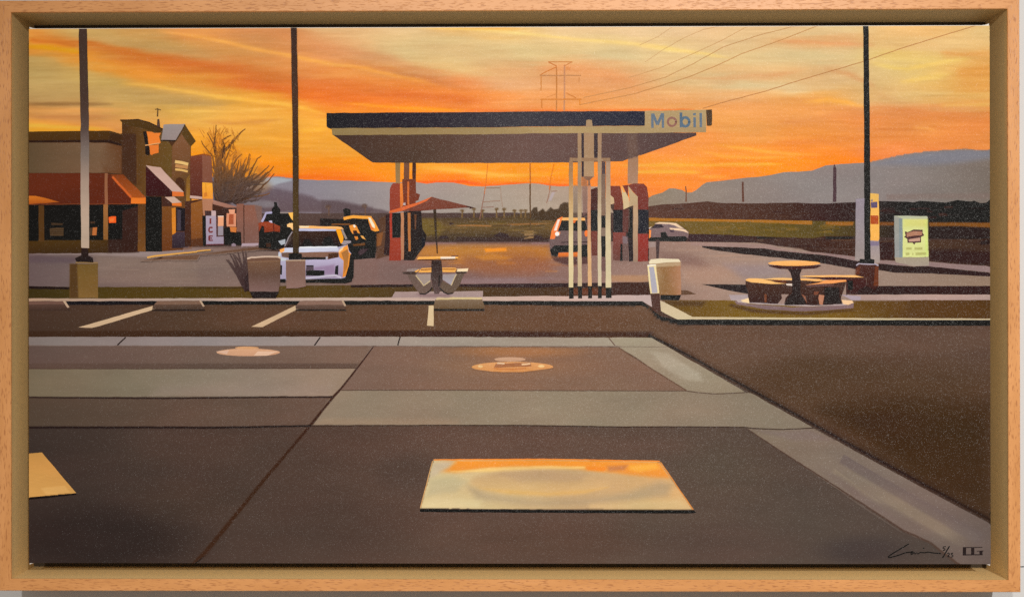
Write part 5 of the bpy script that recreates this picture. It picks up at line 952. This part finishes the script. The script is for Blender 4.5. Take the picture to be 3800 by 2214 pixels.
# ---- bin and bollard at the kerb corner
b2_ = Paint('painted_bin', None, 'round tan litter bin with a cream lid near the pumps'); b2_.poly(J('2090,860 2180,860 2320,920 2100,930'), (104, 76, 58), soft=3); b2_.poly(J('1625,465 2088,440 2098,920 2060,935 1780,935'), None, g=J('1640,0 2100,0'), stops=[(0, (190, 160, 122)), (.3, (146, 108, 70)), (.75, (158, 114, 74)), (1, (184, 132, 100))]); b2_.poly(J('1622,470 2088,444 2088,500 1760,520 1640,520'), (196, 168, 132), soft=6, alpha=.8); b2_.poly(J('1622,442 1645,408 1800,391 2058,400 2082,430 2082,448 1850,456 1626,470'), (240, 222, 186)); b2_.poly(J('1788,932 2096,932 2062,1008 1788,1008'), (38, 33, 38))
b3_ = Paint('painted_bollard', None, 'white kerb bollard leaning beside the tan bin'); b3_.poly(J('1645,905 1776,902 1796,1165 1720,1190 1668,1150'), (88, 62, 56), (84, 58, 50)); b3_.poly(J('1592,495 1660,482 1722,484 1774,905 1640,912'), (244, 220, 166)); b3_.poly(J('1620,515 1692,510 1748,900 1664,905'), (176, 170, 180), (184, 176, 184), soft=2); b3_.line(J('1596,495 1720,486'), 4, (252, 244, 226))

# ---- picnic table
pc = Paint('painted_picnic_table', None, 'square picnic table with golden lit top and benches')
sb = Paint('slab', pc, 'pale slab under the table'); sb.poly(G('200,888 258,800 1556,790 1558,882'), (172, 146, 138), (168, 142, 138)); sb.poly(G('560,830 1050,830 1100,878 640,880'), (142, 112, 112), soft=8, alpha=.8)
pd = Paint('pedestal', pc, 'dark pedestal'); pd.poly(G('796,340 945,340 958,560 962,720 905,835 838,838 810,720 786,560'), (56, 43, 39), (100, 80, 76)); pd.line(G('912,560 905,720'), 4, (40, 30, 30))
for s, c in (('428,540 560,536 672,712 690,715 790,640 812,735 700,832 620,832 520,700', (112, 90, 80)), ('1158,528 1284,528 1212,700 1112,832 1002,826 918,740 960,640 1085,705', (106, 86, 72))): Paint('leg', pc).poly(G(s), c)
op = Paint('brace', pc, 'pale openings edged between the legs'); op.poly(G('555,545 786,540 782,640 680,716'), (170, 148, 138), (164, 144, 134)); op.poly(G('958,545 1168,538 1086,706 960,622'), (168, 150, 146), (172, 162, 172)); op.line(G('560,560 680,712 780,640'), 4, (206, 180, 140)); op.line(G('1165,545 1085,705'), 4, (206, 180, 140)); op.line(G('804,735 770,790 700,835 620,828'), 5, (48, 38, 38)); op.line(G('918,742 980,810 1040,832 1110,822'), 5, (48, 38, 38))
be = Paint('bench', pc, 'left bench'); be.poly(G('430,468 560,458 620,466 580,508 420,505'), (152, 132, 126)); be.poly(G('364,512 580,502 572,540 470,545 380,535'), (74, 58, 52)); be.poly(G('540,502 622,464 602,502 570,516'), (250, 178, 88)); be.poly(G('650,455 792,448 792,515 600,518 625,482'), (250, 178, 88)); be.line(G('640,480 792,472'), 4, (150, 92, 50))
be2 = Paint('bench', pc, 'right bench'); be2.poly(G('955,450 1150,448 1176,470 1150,512 958,512'), (250, 178, 88)); be2.line(G('958,472 1150,470'), 4, (160, 98, 54)); be2.poly(G('1166,464 1342,455 1330,500 1158,506'), (252, 222, 180)); be2.poly(G('1156,504 1322,502 1310,528 1162,530'), (66, 50, 46)); be2.line(G('1176,468 1150,512'), 4, (120, 78, 50))
tt = Paint('table_top', pc, 'bright golden table top edge'); tt.poly(G('580,325 600,285 900,282 1182,280 1192,300 1180,316 900,322'), (252, 182, 90)); tt.poly(G('930,288 1150,284 1145,312 930,316'), (252, 228, 204), soft=2); tt.line(G('600,332 1180,322'), 4, (96, 58, 40)); tt.line(G('1090,278 1190,276'), 3, (90, 60, 70))

# ---- round table
rt = Paint('painted_round_table', None, 'round concrete table with curved benches at the right')
fb = Paint('far_bench', rt, 'straight bench reaching the lamp footing'); fb.poly(M('1640,585 2480,588')+Q('520,510 595,512 605,640 480,700 470,768 330,765')+M('2300,860 2300,660'), (78, 44, 36), (64, 38, 34)); fb.poly(M('2320,640 2400,640 2400,780 2330,780'), (38, 29, 29), soft=3)
bp_ = Paint('base', rt, 'round pale base slab'); bp_.poly(M('648,938 900,988 1500,1034 2000,1020 2416,972 2412,1046 2000,1082 1600,1094 1100,1066 678,986'), (142, 116, 114), (130, 104, 104)); bp_.poly(M('664,926 760,900 860,893 2230,925 2352,935 2416,970 2300,1002 1700,1022 1000,988 700,960'), (186, 166, 162)); bp_.poly(M('735,930 862,893 866,972 762,952'), (252, 218, 168)); bp_.poly(M('2228,926 2392,935 2416,966 2330,1002 2258,986'), (250, 206, 156))
bd = Paint('bench', rt, 'dark curved benches'); bd.poly(M('812,640 1500,640 1960,640 2308,655 2225,900 2252,986 1900,1006 1300,986 868,962 845,860 850,830 812,690'), (80, 55, 46), (62, 43, 38)); bd.poly(M('1700,700 1960,680 2120,700 2120,720 1720,735'), (104, 74, 70), soft=3); bd.poly(M('1980,740 2200,740 2200,880 2240,985 1980,985'), (48, 35, 33), soft=4)
for s, c in (('1090,838 1126,838 1120,962 1090,962', (124, 74, 52)), ('1340,840 1455,840 1405,900 1385,988 1290,982 1350,900', (162, 134, 122)), ('1640,835 1700,870 1722,982 1690,920', (146, 94, 72)), ('1898,850 1982,858 1952,1002 1910,992 1892,900', (190, 130, 100)), ('1830,800 1900,800 1880,850 1820,850', (126, 74, 54))): bd.poly(M(s), c, soft=2)
for s, c in (('812,622 860,604 1080,614 1250,660 1412,686 1200,692 900,666 820,642', (254, 192, 116)), ('1080,616 1240,603 1502,604 1502,632 1150,634', (252, 192, 116)), ('1615,608 1900,612 1975,640 1880,650 1618,636', (250, 186, 110)), ('1690,708 1900,672 1985,635 2300,629 2308,655 2100,682 1850,692', (250, 166, 96)), ('1615,580 1700,563 2520,558 2520,584 1850,588', (254, 194, 118))): Paint('bench_top', rt).poly(M(s), c)
Paint('bench_top', rt).poly(Q('0,478 450,480 598,490 590,516 0,506'), (254, 194, 120)); bd.poly(M('1408,684 1502,684 1502,714 1420,714'), (228, 206, 190)); bd.poly(M('1080,622 1410,640 1420,680 1250,655'), (108, 60, 40))
pe = Paint('pedestal', rt, 'flared dark pedestal'); pe.poly(M('1436,468 1645,468 1612,560 1626,640 1622,830 1692,940 1704,1000 1388,1000 1440,880 1502,820 1500,600 1480,530'), (56, 40, 36), (50, 35, 33))
tp = Paint('table_top', rt, 'amber round table top'); tp.poly(M('1142,400 1160,412 1500,425 1900,408 1936,420 1850,462 1500,474 1300,466 1160,425'), (72, 42, 33)); tp.ell(2560+1532/4, 880+384/4, 97, 9.8, (252, 186, 110), (250, 178, 100)); tp.poly(M('1400,395 1500,380 1700,400 1560,415'), (255, 200, 130), soft=4)

# ---- signs at the right
ps = Paint('painted_price_sign', None, 'tall price sign with yellow panel behind the right lamp post')
ps.poly(O('445,150 575,140 575,1050 470,1075 430,1060 440,800'), (152, 140, 150), (160, 146, 140)); ps.poly(O('655,760 792,755 805,1090 722,1104 655,1045'), (164, 148, 152), (170, 152, 142)); ps.poly(O('660,782 790,778 790,842 660,845'), (138, 122, 142), soft=3)
yp = Paint('yellow_panel', ps, 'yellow panel with a blue and a red block'); yp.poly(O('652,68 786,80 796,742 780,770 652,765'), (250, 194, 98), (252, 182, 88)); yp.poly(O('655,70 785,82 785,180 655,185'), (236, 186, 96)); yp.poly(O('665,205 700,195 768,192 766,282 670,286'), (104, 88, 116)); yp.poly(O('668,168 690,150 700,190 668,196'), (140, 120, 130), soft=2); yp.poly(O('664,394 782,394 782,526 664,526'), (184, 84, 44))
gn = Paint('painted_menu_sign', None, 'glowing pale green sign board with a brown emblem')
gn.poly(O('1022,1015 1530,1015 1532,1142 1290,1142 1040,1090'), (168, 152, 128), (172, 154, 138)); gn.poly(O('1012,398 1505,404 1518,446 1142,446 1146,1016 1024,1016'), (162, 158, 146), (152, 152, 150)); gn.poly(O('1085,445 1142,446 1146,1014 1090,1014'), (136, 146, 146), soft=3); gn.poly(O('1015,400 1505,406 1515,440 1140,440 1110,430'), (190, 192, 160))
fn = Paint('sign_face', gn, 'yellow green lit face'); fn.poly(O('1140,440 1516,440 1526,1012 1142,1012'), (222, 221, 144), (224, 225, 146)); fn.poly(O('1470,440 1518,440 1528,1012 1480,1012'), (216, 228, 130), soft=5); fn.poly(O('1160,450 1500,450 1500,560 1160,560'), (222, 214, 116), soft=12, alpha=.6)
em = Paint('emblem', gn, 'brown shield emblem'); em.poly(O('1172,628 1215,640 1300,603 1440,608 1436,650 1464,688 1412,712 1412,796 1330,800 1312,832 1285,802 1215,802 1208,742 1158,715 1185,690'), (84, 56, 54)); em.poly(O('1196,656 1300,628 1430,634 1432,684 1300,698 1202,716'), (178, 126, 100)); em.poly(O('1226,748 1398,724 1398,778 1232,786'), (200, 154, 134))
for s, wd in (('1195,885 1275,885', 8), ('1315,885 1435,885', 10), ('1185,965 1240,965', 10), ('1285,965 1300,965', 9), ('1330,965 1490,962', 11)): em.line(O(s), wd, (188, 184, 110), soft=.3)

# ---- lamp posts
l1 = Paint('painted_lamp_post', None, 'tall lamp post at the left, dark above and pale below')
ft = Paint('footing', l1, 'olive concrete footing'); ft.poly(B('635,1185 1050,1180')+[(363, 1102), (258, 1102)], (112, 84, 42), (128, 94, 50)); ft.poly([(258, 976), (285, 974), (290, 1102), (258, 1102)], (84, 58, 32), soft=6); ft.line(B('720,1162 1050,1166'), 4, (150, 116, 72))
l1.poly(K1('377,76 437,76 440,200 446,420 452,640 455,830')+A('905,180 915,420 915,880')+B('918,450 920,948 802,945 795,450 790,180')+A('790,420 785,180')+K1('395,830 390,640 384,420 378,200'), None, g=((0, 100), (0, 920)), stops=[(0, (68, 50, 42)), (.35, (72, 54, 46)), (.46, (88, 72, 66)), (.55, (122, 106, 98)), (.68, (158, 138, 122)), (.8, (182, 158, 138)), (1, (186, 160, 138))], soft=1.2)
bb = Paint('base', l1, 'dark flared base'); bb.poly(B('806,945 902,948 908,1035 905,1060 976,1095 984,1162 730,1152 710,1095 802,1060'), (48, 32, 28), (36, 28, 28))
l2 = Paint('painted_lamp_post', None, 'dark lamp post in front of the white car')
f2 = Paint('footing', l2, 'mauve concrete footing'); f2.poly(D('1520,895 1808,893 1816,1285 1700,1305 1526,1310'), (132, 98, 84), (142, 110, 100)); f2.line(D('1520,900 1808,896'), 5, (176, 146, 120))
l2.poly(K1('1954,84 1997,84 2000,300 2006,600 2012,900')+C('1704,400 1708,1468')+D('1710,750 1712,790 1622,795 1622,0')+C('1622,1000 1612,0')+K1('1962,600 1957,300'), None, g=((0, 100), (0, 930)), stops=[(0, (62, 46, 40)), (.3, (78, 54, 42)), (.6, (70, 50, 36)), (.8, (82, 64, 38)), (1, (64, 50, 34))], soft=1.2)
Paint('base', l2).poly(D('1560,798 1625,790 1712,790 1760,802 1758,885 1562,886'), (34, 28, 27))
l3 = Paint('painted_lamp_post', None, 'near black lamp post at the right')
f3 = Paint('footing', l3, 'reddish brown footing'); f3.poly(Q('445,365 500,310 620,318 745,318 782,350 780,640 720,700 605,640 600,520 440,480'), (80, 50, 44), (70, 42, 36)); f3.poly(Q('730,350 782,350 780,640 710,640'), (112, 60, 32), soft=3); f3.line(Q('452,335 490,308 620,318 740,316 780,338'), 5, (178, 168, 180)); f3.poly(Q('445,380 510,340 500,470 440,470'), (104, 56, 36), soft=5)
l3.poly(K3('1519,68 1560,68 1562,300 1566,700')+NN('655,0 660,600')+O('662,600 664,1045 573,1045 570,0')+NN('570,0')+K3('1524,700 1522,300'), (46, 30, 29), (30, 24, 23), soft=1.2)
Paint('base', l3).poly(O('505,1038 575,1040 662,1040 722,1046 720,1112 500,1106'), (24, 22, 22))

# ---- signature
sg = Paint('painted_signature', None, 'black brush signature with the date 5/25')
k = (22, 16, 16)
sg.line(SG('392,128 300,180 180,250 118,295 122,305 150,306 260,275 350,242 420,236 442,226'), 4.2, k, wob=.3, step=4); sg.line(SG('455,228 418,258 430,268 470,240 478,264 500,244 516,262 548,240 600,246 650,238 720,250 825,258'), 4.0, k, wob=.3, step=4); sg.ell(3260+592/3.605, 1980+186/3.605, 3, 2.4, k)
sg.line(SG('888,164 856,170 850,190 878,196 876,212 850,218'), 3.6, k, wob=.2, step=3); sg.line(SG('938,160 845,315'), 4.6, k, wob=.2); sg.line(SG('908,262 926,250 938,266 912,302 946,304'), 3.6, k, wob=.2, step=3); sg.line(SG('986,254 960,258 957,276 982,280 982,302 955,308'), 3.6, k, wob=.2, step=3)
mg = Paint('painted_monogram', None, 'square black brush monogram in the corner'); k = (44, 34, 33)
for s in ('1115,178 1160,178 1160,286 1115,286', '1226,178 1270,178 1270,286 1226,286', '1338,230 1380,230 1380,284 1338,284', '1115,175 1376,177 1376,187 1115,188', '1115,274 1382,274 1382,287 1115,288', '1300,228 1398,224 1398,233 1302,238'): mg.poly(SG(s), k, wob=.25)
for p in PAINT: p.build()
